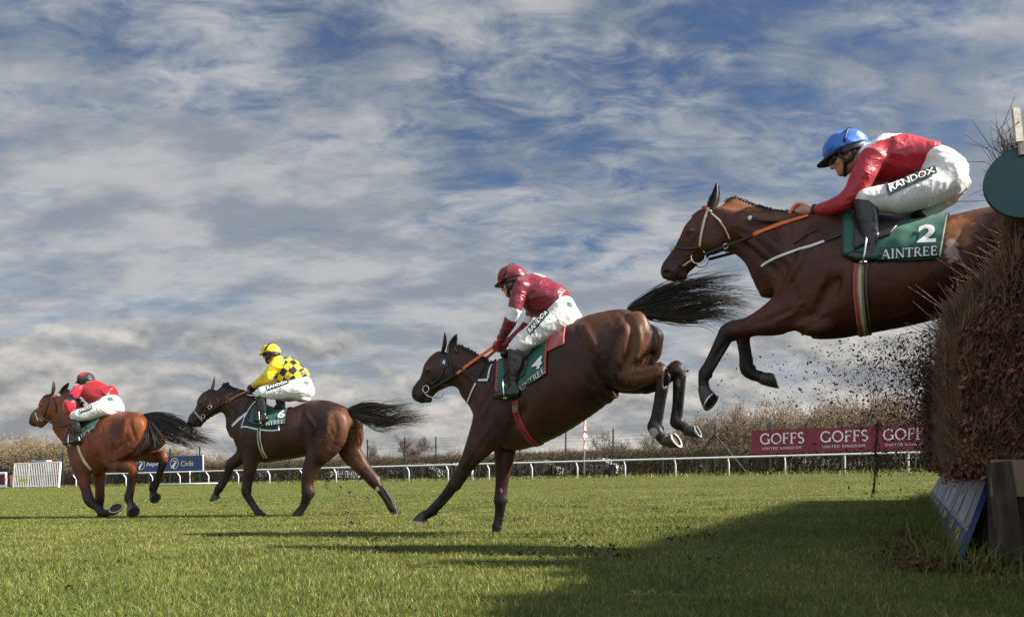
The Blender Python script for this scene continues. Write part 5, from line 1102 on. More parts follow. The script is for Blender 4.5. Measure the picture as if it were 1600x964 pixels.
# ------------------------------------------------------------------ running rail, perimeter fence, hoardings
m_pvc = M('white_plastic', (.64, .64, .65), .45, var=.06, vscale=3)
m_post = M('dark_green_paint', (.006, .020, .016), .5)
def build_rail():
    step = 3.32; s1 = rail_s(1226); n0 = int((s1 - rail_s(98)) / step); 
    t = empty('running_rail', rp(s1)); O = rp(s1); tag(t, 'white plastic running rail on cranked posts, along the far side of the turf', 'rail')
    mb = MB(); pts = [rp(s1 + (i - n0) * step, 0, 1.16) - O for i in range(n0 + 9)]; mb.tube(pts, .052, 10); mb.build('rail_tube', m_pvc, t, True)
    pm = None
    for i in range(-n0, 9):
        if pm is None:
            mb = MB(); e = Vector((ER[0], ER[1], SLOPE * ER[0])); mb.tube([Vector((0, 0, -.05)), Vector((0, 0, .72)), Vector((0, 0, .80)) - Vector((*NR, 0)) * .04, Vector((0, 0, 1.12)) - Vector((*NR, 0)) * .32], [.05, .05, .047, .036], 8)
            pm = mb.build('post', m_pvc, t, True); o = pm
        else: o = pm.copy(); COL.objects.link(o)
        o.location = rp(s1 + i * step, .32) - O
    # a low white board on the ground near the fence gap
    a, b = rail_s(246, -.3), rail_s(346, -.3); mb = MB(); mb.tube([rp(a, -.3, .12) - rp(a, -.3), rp(b, -.3, .12) - rp(a, -.3)], .07, 8); o = mb.build('ground_rail', m_pvc, None, True); o.location = rp(a, -.3); tag(o, 'low white rail lying on the turf below the blue hoarding', 'rail')
    p = rp(rail_s(298), -.1); mb = MB(); mb.tube([(0, 0, 0), (.02, 0, 1.2)], .045, 8); o = mb.build('marker_post', m_pvc, None, True); o.location = p; tag(o, 'plain straight white post beside a cranked rail post near the blue hoarding', 'post')
    p = rp(rail_s(740), -.2); mb = MB(); mb.tube([(0, 0, 0), (.0, 0, 1.1)], .075, 8); o = mb.build('marker_post', m_pvc, None, True); o.location = p; tag(o, 'thick straight white post behind the extended foreleg of the landing horse', 'post')
def build_fence():
    off = 4.0; px = [-20, 25, 63, 98, 132, 165, 197, 232, 266, 312, 390, 452, 514, 574, 632, 681, 749, 812, 884, 958, 1036, 1117, 1203, 1316, 1430]
    S = [rail_s(p, off) for p in px]; O = rp(S[0], off); t = empty('perimeter_fence', O); tag(t, 'tall wire fence on thin dark green posts with barbed strands, in front of the hedge', 'fence')
    pm = None
    for i, s in enumerate(S):
        if pm is None: mb = MB(); mb.box((0, 0, 1.7), (.10, .10, 3.4)); mb.box((0, 0, 3.415), (.12, .12, .03)); pm = o = mb.build('fence_post', m_post, t)
        else: o = pm.copy(); COL.objects.link(o)
        o.location = rp(s, off) - O
    wm = M('galvanised_wire', (.10, .11, .12), .5, metal=.6)
    for z in (2.65, 2.9, 3.1, 3.28):
        mb = MB(); mb.tube([rp(s, off, z + (.0 if i % 2 == 0 else -.0)) - O for i, s in enumerate(S)], .009, 3, False); mb.build('barbed_wire', wm, t)
    s = S[21]; 
    for sg in (-1, 1):
        mb = MB(); mb.tube([rp(s, off - .06, 2.75) - O, rp(s + sg * 2.2, off - .06, 0) - O], .04, 6); mb.build('brace', m_post, t)
    mb = MB()                                                        # wire mesh: a coarse weave of verticals and horizontals
    L0, L1 = S[0], S[-1]
    for k in range(int((L1 - L0) / .30)): s = L0 + k * .30; mb.tube([rp(s, off - .06, .05) - O, rp(s, off - .06, 2.4) - O], .0035, 3, False)
    for z in (.1, .6, 1.2, 1.8, 2.4): mb.tube([rp(L0, off - .06, z) - O, rp(L1, off - .06, z) - O], .005, 3, False)
    mb.build('wire_mesh', wm, t)
def place2d(name, m2, mat, parent, s0, s1, z0, z1, off, O):
    """flat lettering upright on a line parallel to the rail"""
    V2, F2 = m2; V = [rp(s0 + (s1 - s0) * v[0], off, 0) + Vector((0, 0, z0 + (z1 - z0) * v[1])) - O + Vector((*NR, 0)) * (-(v[2] if len(v) > 2 else 0)) for v in V2]
    V = [Vector((v.x, v.y, v.z)) for v in V]; return link(name, mesh_py(name, V, F2), parent, [mat])
def zpx(px, py, off): q = rp(rail_s(px, off), off); return HC + (CY - py) * q.y / FPX - q.z
def build_hoardings():
    off = 3.4; m_goffs = M('dark_red_vinyl', (.150, .010, .022), .5, var=.12, vscale=1.5, bump=.15, bscale=2); m_pale = M('pale_vinyl_letter', (.62, .62, .64), .5)
    a, b = rail_s(1174, off), rail_s(1490, off); O = rp(a, off); z0, z1 = zpx(1174, 709, off), zpx(1174, 673, off)
    mb = MB(); nn = 24; V, F = [], []
    for j in (0, 1):
        for i in range(nn + 1):
            s = a + (b - a) * i / nn; sag = .03 * math.sin(i * 1.7); V.append(rp(s, off, (z1 if j else z0) + (sag if j else -sag * .5)) - O)
    F = [(i, i + 1, nn + 2 + i, nn + 1 + i) for i in range(nn)]; t = link('advertising_banner', mesh_py('advertising_banner', V, F), None, [m_goffs]); t.location = O
    md = t.modifiers.new('s', 'SOLIDIFY'); md.thickness = .02; tag(t, 'long dark red banner with pale serif lettering, behind the white rail', 'banner')
    for p0, p1 in ((1187, 1257), (1281, 1357), (1379, 1456)):
        s0, s1 = rail_s(p0, off - .03), rail_s(p1, off - .03); k = lambda f: z0 + (z1 - z0) * f
        place2d('banner_word', serif_mesh('GOFFS', .03), m_pale, t, s0, s1, k(.40), k(.86), off - .03, O)
        w = s1 - s0; place2d('banner_small_word', text_mesh('UNITED KINGDOM', (1, 1), 1.25), m_pale, t, s0 + w * .06, s1 - w * .07, k(.16), k(.27), off - .03, O)
    m_blue = M('royal_blue_board', (.012, .045, .16), .5, var=.08, vscale=1); m_yel = M('pale_yellow_letter', (.66, .58, .22), .5); m_wh = M('white_vinyl', (.75, .75, .76), .5)
    a, b = rail_s(148, off), rail_s(317, off); O = rp(a, off); z0, z1 = zpx(316, 734, off), zpx(317, 711, off)
    c = (rp(a, off) + rp(b, off)) / 2 - O; mb = MB(); R = Matrix.Rotation(math.atan2(ER[1], ER[0]), 3, 'Z') @ Matrix.Rotation(-math.atan(SLOPE * ER[0]), 3, 'Y'); mb.box(c + Vector((0, 0, (z0 + z1) / 2)), ((b - a), .05, z1 - z0), R)
    t = mb.build('hoarding', m_blue); t.location = O; tag(t, 'royal blue hoarding with round yellow emblems and lettering, left behind the rail', 'hoarding'); k = lambda f: z0 + (z1 - z0) * f; o2 = off - .06
    mb = MB(); mb.box(rp(b + .03, off) - O + Vector((0, 0, (z0 + z1) / 2)), (.05, .08, z1 - z0 + .05), R); mb.build('end_trim', m_wh, t)
    for p0, p1, w, m in ((282.5, 302, 'Civils', m_yel), (228, 249, 'Aspin', m_wh), (181, 200, 'Civils', m_yel)):
        place2d('hoarding_word', text_mesh(w, (1, 1), bold=.012), m, t, rail_s(p0, o2), rail_s(p1, o2), k(.30), k(.66), o2, O)
    for p in (272.5, 220, 172):
        s = rail_s(p, o2); rr = (z1 - z0) * .40; ringm = ([(.5 + .5 * f * math.cos(x), .5 + .5 * f * math.sin(x), 0) for f in (1, .86) for x in np.linspace(0, 2 * math.pi, 25)[:-1]], [(i, (i + 1) % 24, 24 + (i + 1) % 24, 24 + i) for i in range(24)])
        place2d('emblem_ring', ringm, m_yel, t, s - rr, s + rr, k(.12), k(.90), o2, O)
        sw = ([(.05, .08, 0), (.40, .45, 0), (.62, .62, 0), (.86, .60, 0), (.70, .52, 0), (.62, .40, 0), (.42, .08, 0)], [(0, 1, 6), (1, 2, 5, 6), (2, 3, 4, 5)])
        place2d('emblem_road', sw, m_wh, t, s - rr, s + rr, k(.14), k(.9), o2 - .004, O)
        hill = ([(.24, .66, 0), (.45, .80, 0), (.62, .72, 0), (.80, .76, 0), (.62, .66, 0), (.45, .70, 0)], [(0, 1, 5), (1, 2, 4, 5), (2, 3, 4)]); place2d('emblem_hill', hill, m_wh, t, s - rr, s + rr, k(.12), k(.9), o2 - .008, O)
def build_sign():
    off = 3.2; s = rail_s(913, off); O = rp(s, off); t = empty('warning_sign', O); tag(t, 'tall grey pole with two narrow red and white triangular warning signs', 'road sign'); sc = O.y / FPX; m_gp = M('galvanised_pole', (.34, .34, .34), .45, metal=.5)
    m_rd = M('sign_red', (.46, .02, .02), .5); m_wt = M('sign_white', (.7, .7, .68), .5); m_bk = M('sign_black', (.01, .01, .01), .5)
    mb = MB(); mb.tube([(0, 0, 0), (0, 0, 4.45)], .055, 8); mb.build('pole', m_gp, t, True)
    R = Matrix.Rotation(math.radians(62), 3, 'Z')
    for zt, zb, w in ((4.45, 3.22, .62), (2.75, 1.98, .62)):
        h = zt - zb; tri = lambda k, y: [R @ Vector((x * k, y, zb + h * .36 + z * k)) for x, z in ((-w / 2, -h * .36), (w / 2, -h * .36), (0, h * .64))]
        for nm, k, m, y in (('sign_plate', 1, m_rd, -.07), ('sign_face', .66, m_wt, -.09)):
            mb = MB(); A = tri(k, y); B = tri(k, y + .02); mb.add(A + B, [(0, 1, 2), (5, 4, 3), (0, 3, 4, 1), (1, 4, 5, 2), (2, 5, 3, 0)]); mb.build(nm, m, t)
        mb = MB(); mb.box(R @ Vector((0, -.105, zb + h * .30)), (.10, .01, h * .30), R); mb.build('sign_pictogram', m_bk, t)
    mb = MB(); mb.box(R @ Vector((0, -.08, 2.98)), (.62, .02, .20), R); mb.build('sign_supplement', m_wt, t)
    mb = MB(); mb.tube([(.0, 0, 4.40), (.35, -.05, 4.62), (.62, -.05, 4.58)], [.03, .05, .07], 8); mb.build('lamp_head', m_gp, t, True)
    mb = MB(); mb.tube([(0, 0, 2.98), (-.45, -.1, 2.92)], .025, 6); mb.build('bracket', m_gp, t)
def build_gate():
    off = -.8; a, b = rail_s(20, off), rail_s(92, off); O = rp(a, off); L = b - a; t = empty('hurdle_wing', O, math.atan2(ER[1], ER[0])); tag(t, 'white slatted wing panel of a jump standing on the turf at the far left', 'jump wing'); H = 2.35
    lean = lambda u, z: Vector((u + z * .12, 0, z + SLOPE * u))
    for u in (0, L * .32, L * .64, L): mb = MB(); mb.tube([lean(u, 0), lean(u, H)], .075 if u in (0, L) else .05, 6); mb.build('upright', m_pvc, t)
    for z in (.12, H * .52, H): mb = MB(); mb.tube([lean(0, z) + Vector((0, -.05, 0)), lean(L, z) + Vector((0, -.05, 0))], .05, 6); mb.build('crossbar', m_pvc, t)
    n = 27; mb = MB()
    for i in range(1, n): mb.tube([lean(L * i / n, .1) + Vector((0, .04, 0)), lean(L * i / n, H) + Vector((0, .04, 0))], .021, 5)
    mb.build('slat', m_pvc, t)
    my = M('yellow_print', (.62, .55, .05), .5); mb = MB(); mb.box(lean(L * .26, .75) + Vector((0, -.12, 0)), (1.1, .02, .26)); mb.build('sponsor_plate', my, t)
    # the low brush jump beyond it, cut by the picture edge
    a2 = rail_s(-45, off); O2 = rp(a2, off); L2 = rail_s(16, off) - a2; t = empty('low_jump', O2, math.atan2(ER[1], ER[0])); tag(t, 'low jump of brown brush in a white frame at the left picture edge', 'jump'); lz = lambda u, z: Vector((u, 0, z + SLOPE * u))
    mb = MB(); mb.box(lz(L2 / 2, .85), (L2, .7, 1.0)); mb.build('brush', M('red_brown_brush', (.085, .032, .022), .9, var=.5, vscale=9, bump=.9, bscale=30), t)
    for z, r in ((.18, .16), (1.45, .12)): mb = MB(); mb.tube([lz(0, z) + Vector((0, -.4, 0)), lz(L2, z) + Vector((0, -.4, 0))], r, 8); mb.build('frame_bar', m_pvc, t)
    mb = MB(); mb.tube([lz(L2, .1) + Vector((0, -.4, 0)), lz(L2, 1.45) + Vector((0, -.4, 0))], .10, 8); mb.build('frame_post', m_pvc, t)
    mb = MB(); mb.box(lz(L2 * .8, 2.2) + Vector((0, 4, 0)), (2.2, .5, 1.0)); mb.box(lz(L2 * .8, .9) + Vector((0, 4, 0)), (.25, .25, 1.8)); o = mb.build('timing_box', M('dark_grey_green', (.03, .05, .045), .6), None); o.location = O2; o.rotation_euler = (0, 0, math.atan2(ER[1], ER[0])); tag(o, 'small dark cabin on a post with a pale roof edge, at the left picture edge', 'cabin'); mb = MB(); mb.box(lz(L2 * .8, 2.72) + Vector((0, 4, 0)), (2.3, .6, .08)); mb.build('roof_edge', m_pvc, o)

# ------------------------------------------------------------------ hedge, trees, vehicles beyond the fence
def prisms(A, B, ra, rb):
    """many thin three-sided twigs at once"""
    A, B = np.asarray(A, float), np.asarray(B, float); T = B - A; T /= np.linalg.norm(T, axis=1)[:, None] + 1e-9; X = np.cross(T, [.31, .77, .55]); X /= np.linalg.norm(X, axis=1)[:, None] + 1e-9; Y = np.cross(T, X); n = len(A); V = np.zeros((n, 6, 3))
    for q in range(3):
        D = X * math.cos(q * 2.094) + Y * math.sin(q * 2.094); V[:, q] = A + D * np.reshape(ra, (-1, 1)); V[:, 3 + q] = B + D * np.reshape(rb, (-1, 1))
    b = np.arange(n)[:, None] * 6; F = np.concatenate([b + [q, (q + 1) % 3, 3 + (q + 1) % 3, 3 + q] for q in range(3)]); return V.reshape(-1, 3), F
def leafquads(P, size, r):
    n = len(P); D = r.normal(size=(n, 3)); D /= np.linalg.norm(D, axis=1)[:, None]; E = np.cross(D, r.normal(size=(n, 3))); E /= np.linalg.norm(E, axis=1)[:, None]; s = size * r.uniform(.5, 1.3, (n, 1)); C = np.cross(D, E) * s * .25
    V = np.stack([P - D * s * .5, P + E * s * .28 + C, P + D * s * .5, P - E * s * .28 + C], 1).reshape(-1, 3); return V, np.arange(4 * n).reshape(-1, 4)
def join(*vf):
    V, F, b = [], [], 0
    for v, f in vf: V.append(v); F.append(f + b); b += len(v)
    return np.vstack(V), np.vstack(F)
m_hedge = M('hedge_twig', (.046, .033, .020), .9, var=.45, vscale=1.2); m_hleaf = M('hedge_leaf', (.060, .064, .018), .8, var=.5, vscale=1.5, col2=(.13, .095, .035))
def build_hedge():
    r = np.random.default_rng(21); a, b = rail_s(-60, 6), rail_s(1500, 6); n = 44000; s = a + (b - a) * r.random(n); o = 6.0 + 1.5 * r.random(n); z = 1.95 * r.beta(1.5, 1.1, n); z *= 1 + .04 * np.sin(s * .9)
    O = rp(a, 6); P = np.stack([RA[0] + ER[0] * s + NR[0] * o, RA[1] + ER[1] * s + NR[1] * o], 1); P = np.column_stack([P, SLOPE * P[:, 0] + z]) - np.array(O); D = r.normal(size=(n, 3)) * [.5, .5, .6] + [0, 0, .45]; D *= (r.uniform(.15, .42, n) / np.linalg.norm(D, axis=1))[:, None]
    k = P[:, 2] - (P[:, 0] + O[0]) * SLOPE + O[2] > .0; V, F = prisms(P[k], P[k] + D[k], .014, .006)
    ns = 1100; s2 = a + (b - a) * r.random(ns); o2 = 6.1 + 1.3 * r.random(ns); Q = np.stack([RA[0] + ER[0] * s2 + NR[0] * o2, RA[1] + ER[1] * s2 + NR[1] * o2], 1); Q = np.column_stack([Q, SLOPE * Q[:, 0]]) - np.array(O); st = prisms(Q, Q + r.normal(size=(ns, 3)) * [.22, .22, 0] + [0, 0, 1.3], .035, .015)
    V, F = join((V, F), st); t = link('hedge', mesh_np('hedge', V, F, 4), None, [m_hedge]); t.location = O; tag(t, 'long clipped brown and olive hedge behind the wire fence', 'hedge')
    m = 70000; s = a + (b - a) * r.random(m); o = 6.0 + 1.5 * r.random(m); z = 1.98 * (1 - .95 * r.random(m) ** 1.25); P = np.stack([RA[0] + ER[0] * s + NR[0] * o, RA[1] + ER[1] * s + NR[1] * o], 1); P = np.column_stack([P, SLOPE * P[:, 0] + z]) - np.array(O)
    V, F = leafquads(P, .12, r); link('leaves', mesh_np('leaves', V, F, 4), t, [m_hleaf])
def tree_mesh(seed, h, spread, stems, depth, kids, up, thick, tipr, bushy=0.):
    r = np.random.default_rng(seed); A, B, RA_, RB_ = [], [], [], []; tips = []
    def grow(p, d, l, rad, k):
        n = 3 if k > 1 else 2; q = p
        for i in range(n):
            d = d + r.normal(size=3) * .16 + np.array([0, 0, up * .10]); d /= np.linalg.norm(d); q2 = q + d * l / n; A.append(q); B.append(q2); ra = max(rad * (1 - .3 * i / n), tipr); rb = max(rad * (1 - .3 * (i + 1) / n), tipr * .7); RA_.append(ra); RB_.append(rb)
            if k > 0 and (i > 0 or k < depth):
                for _ in range(kids if i == n - 1 else max(1, kids - 1)):
                    e = d * .75 + r.normal(size=3) * spread + np.array([0, 0, up * .25]); e /= np.linalg.norm(e); grow(q2, e, l * r.uniform(.52, .80), rb * .62, k - 1)
            q = q2
        if k <= 1: tips.append(q)
    for s in range(stems):
        p = np.array([r.normal() * .25 * (stems > 1) * stems ** .5, r.normal() * .25 * (stems > 1) * stems ** .5, -.05]); d = np.array([r.normal() * .30 * (stems > 1), r.normal() * .30 * (stems > 1), 1.]); d /= np.linalg.norm(d); grow(p, d, h * .40 * r.uniform(.85, 1.1), thick, depth)
    A, B = np.array(A), np.array(B); z = max(B[:, 2].max(), .1); f = h / z; V, F = prisms(A * f, B * f, np.array(RA_), np.array(RB_)); 
    big = np.repeat(np.array(RA_) > thick * .42, 1)
    return (A * f, B * f, np.array(RA_), np.array(RB_), np.array(tips) * f)
TREES = {}
def make_tree(key, seed, h, spread, stems, depth, kids, up, thick, tipr, mbark, mtwig, mleaf=None, leaf=0, lsize=.1):
    A, B, ra, rb, tips = tree_mesh(seed, h, spread, stems, depth, kids, up, thick, tipr); k = ra > max(thick * .30, tipr * 1.6); r = np.random.default_rng(seed + 99)
    me1 = mesh_np('trunk', *prisms(A[k], B[k], ra[k], rb[k]), 4); me1.materials.append(mbark); V, F = prisms(A[~k], B[~k], ra[~k], rb[~k]); me2 = mesh_np('crown', V, F, 4); me2.materials.append(mtwig); me3 = None
    if leaf: P = tips[r.integers(0, len(tips), leaf)] + r.normal(size=(leaf, 3)) * .16; me3 = mesh_np('buds', *leafquads(P, lsize, r), 4); me3.materials.append(mleaf)
    TREES[key] = (me1, me2, me3)
def put_tree(key, name, x, y, sc, rz, label, group):
    t = empty(name, (x, y, gz(x)), rz); t.scale = (sc[0], sc[0], sc[1]) if isinstance(sc, tuple) else (sc,) * 3; tag(t, label, 'tree' if 'tree' in name else 'shrub', group)
    for nm, me in zip(('trunk', 'crown', 'buds'), TREES[key]):
        if me: o = bpy.data.objects.new(nm, me); COL.objects.link(o); o.parent = t
def at(px, d): return (px - CX) / FPX * d, d
def build_trees():
    bark = M('grey_bark', (.055, .042, .032), .95, var=.4, vscale=4); tan = M('tan_twig', (.128, .094, .054), .9, var=.4, vscale=.7); grey = M('grey_brown_twig', (.085, .062, .045), .9, var=.35, vscale=.8); catk = M('catkin', (.22, .16, .085), .9, var=.35, vscale=1.5); grn = M('spring_leaf', (.12, .15, .03), .8, var=.4, vscale=2)
    make_tree('scrubA', 1, 6, .55, 6, 4, 2, .7, .07, .016, bark, tan, catk, 3200, .12); make_tree('scrubB', 2, 6, .60, 7, 4, 2, .55, .06, .016, bark, tan, catk, 2600, .12); make_tree('scrubC', 3, 6, .5, 5, 4, 2, .9, .07, .016, bark, grey, catk, 1200, .12); make_tree('scrubG', 4, 5, .6, 6, 4, 2, .5, .06, .014, bark, grey, grn, 4500, .13)
    make_tree('bareA', 5, 7, .52, 1, 6, 2, .55, .22, .018, bark, grey); make_tree('bareB', 6, 6, .50, 2, 5, 2, .8, .13, .018, bark, grey); make_tree('bareC', 8, 6, .6, 3, 5, 2, .5, .10, .018, bark, grey)
    r = random.Random(4)
    right = [(1052, 66, 4.6), (1078, 62, 4.9), (1100, 70, 5.2), (1128, 62, 5.4), (1155, 66, 5.6), (1180, 61, 5.7), (1206, 68, 6.2), (1232, 62, 5.9), (1258, 66, 6.0), (1284, 60, 5.8), (1310, 65, 6.3), (1338, 60, 6.2), (1362, 66, 6.4), (1390, 60, 6.1), (1416, 64, 6.3), (1444, 59, 6.0), (1470, 62, 6.2), (1500, 60, 6.0), (1535, 62, 6.2)]
    for i, (px, d, h) in enumerate(right): put_tree(('scrubA', 'scrubB', 'scrubC')[i % 3] if px > 1060 else 'scrubC', 'scrub_tree', *at(px, d), (1.02 * r.uniform(.85, 1.15), h / 6 * r.uniform(.94, 1.06)), r.uniform(0, 6.28), 'tan budding scrub tree in the thicket behind the dark red banner and hedge', 'scrub trees in the thicket on the right')
    left = [(-14, 92, 6.6), (8, 96, 6.9), (24, 90, 5.8), (40, 95, 6.5), (58, 90, 6.0), (74, 96, 6.6), (92, 91, 6.4), (110, 96, 6.1), (128, 92, 5.5)]
    for i, (px, d, h) in enumerate(left): put_tree(('scrubA', 'scrubB')[i % 2], 'scrub_tree', *at(px, d), (1.15 * r.uniform(.85, 1.15), h / 6), r.uniform(0, 6.28), 'straw coloured scrub tree behind the white slatted wing at far left', 'scrub trees behind the white wing')
    mid = [(240, 95, 4.6), (256, 100, 4.9), (274, 92, 4.3), (292, 98, 4.8), (312, 93, 4.2), (330, 96, 3.6), (150, 94, 5.0), (172, 97, 4.8), (200, 92, 4.6), (221, 96, 4.6)]
    for i, (px, d, h) in enumerate(mid): put_tree(('scrubC', 'scrubA')[i % 2], 'scrub_tree', *at(px, d), (1.1, h / 6), r.uniform(0, 6.28), 'low brown scrub tree in the row behind the blue hoarding', 'scrub trees behind the blue hoarding')
    put_tree('bareA', 'bare_tree', *at(641, 100), (.92, .80), .6, 'round bare leafless tree between the second horse and the landing horse', None)
    put_tree('bareB', 'bare_tree', *at(588, 96), (.62, .80), 1.9, 'narrow bare tree beside the tail of the second horse', None)
    put_tree('bareC', 'bare_tree', *at(696, 110), (.8, .70), 2.9, 'thin low bare tree just left of the landing horse and its chest', None)
    put_tree('bareC', 'bare_tree', *at(950, 98), (.62, .98), .3, 'dense upright bare tree right of the two triangular signs', None)
    put_tree('bareB', 'bare_tree', *at(884, 104), (.8, .62), 3.3, 'small bare tree under the belly of the landing horse, left of the signs', None)
    put_tree('scrubG', 'green_shrub', *at(1024, 70), (.9, .75), .2, 'green budding shrub below the hind hooves of the landing horse', None)
    put_tree('scrubG', 'green_shrub', *at(996, 74), (.8, .56), 2.2, 'smaller green shrub left of the hind hooves above the hedge', None)
    # far wood: a low brown mass along the horizon
    n = 30000; rr = np.random.default_rng(8); x = rr.uniform(-120, 40, n); y = 125 + rr.uniform(0, 14, n) - x * .35; hh = 3.2 + 1.0 * fsum(np.stack([x, y * 0, 0 * x], 1), .35, 3, 4); z = rr.random(n) ** .7 * hh + gz(x); P = np.column_stack([x, y, z])
    D = rr.normal(size=(n, 3)) * .35 + [0, 0, .5]; V, F = prisms(P, P + D, .04, .015); o = link('distant_wood', mesh_np('distant_wood', V, F, 4), None, [M('far_twig', (.085, .058, .042), .95, var=.4, vscale=.5)]); tag(o, 'low brown line of distant woodland above the hedge', 'wood', kind='stuff')
def build_vehicles():
    paints = [('white', (.75, .75, .75)), ('silver', (.5, .52, .54)), ('white', (.72, .73, .74)), ('dark blue', (.03, .05, .12)), ('silver', (.45, .47, .5)), ('white', (.76, .76, .76))]; glass = M('car_glass', (.20, .22, .25), .1, spec=.8); tyre = M('tyre', (.015, .015, .015), .8)
    def car(px, d, col, nm, label, rz):
        pm = M(nm + '_paint', col, .3, coat=.6); x, y = at(px, d); 
        prof = [(-2.1, .35), (-2.15, .75), (-1.9, .95), (-1.25, 1.02), (-.75, 1.45), (.85, 1.47), (1.6, 1.0), (2.05, .92), (2.15, .6), (2.1, .3)]; mb = MB(); V, F = [], []
        for yy, k in ((-.85, 1), (-.62, 1.0), (.62, 1.0), (.85, 1)):
            for (u, z) in prof: w = yy * (1 if z < 1.1 or abs(yy) < .7 else .86); V.append((u, w, z if abs(yy) > .7 or z < 1.1 else z + .04))
        m = len(prof)
        for j in range(3):
            for i in range(m): F.append((j * m + i, j * m + (i + 1) % m, (j + 1) * m + (i + 1) % m, (j + 1) * m + i))
        F += [tuple(range(m))[::-1], tuple(3 * m + i for i in range(m))]; mb.add(V, F); c = mb.build('parked_car', pm, None); c.location = (x, y, gz(x)); c.rotation_euler = (0, 0, rz); tag(c, label, 'car')
        for sg in (-1, 1):
            mb = MB(); mb.add([(-1.15, .87 * sg, 1.03), (1.3, .87 * sg, 1.03), (.75, .76 * sg, 1.41), (-.68, .76 * sg, 1.41)], [(0, 1, 2, 3)]); mb.build('side_window', glass, c)
            for u in (-1.35, 1.3): mb = MB(); mb.tube([(u, .72 * sg, .32), (u, .9 * sg, .32)], .32, 16); mb.build('wheel', tyre, c)
        mb = MB(); mb.add([(-1.22, -.62, 1.06), (-1.22, .62, 1.06), (-.80, .56, 1.44), (-.80, -.56, 1.44)], [(0, 1, 2, 3)]); mb.build('windscreen', glass, c)
    for px, d, (nm, col), lb, rz in ((545, 78, paints[0], 'white car glimpsed through the hedge right of the second horse', .3), (655, 72, paints[1], 'silver car glimpsed through the hedge under the round bare tree', -.4), (700, 74, paints[2], 'white car glimpsed through the hedge left of the landing horse', -.42), (838, 66, paints[1], 'silver car glimpsed through the hedge below the landing horse and left of the signs', -.4), (930, 64, paints[5], 'white car glimpsed through the hedge just right of the sign pole', -.5), (400, 82, paints[4], 'silver car behind the hedge beyond the forelegs of the second horse', .2)): car(px, d, col, nm, lb, rz)

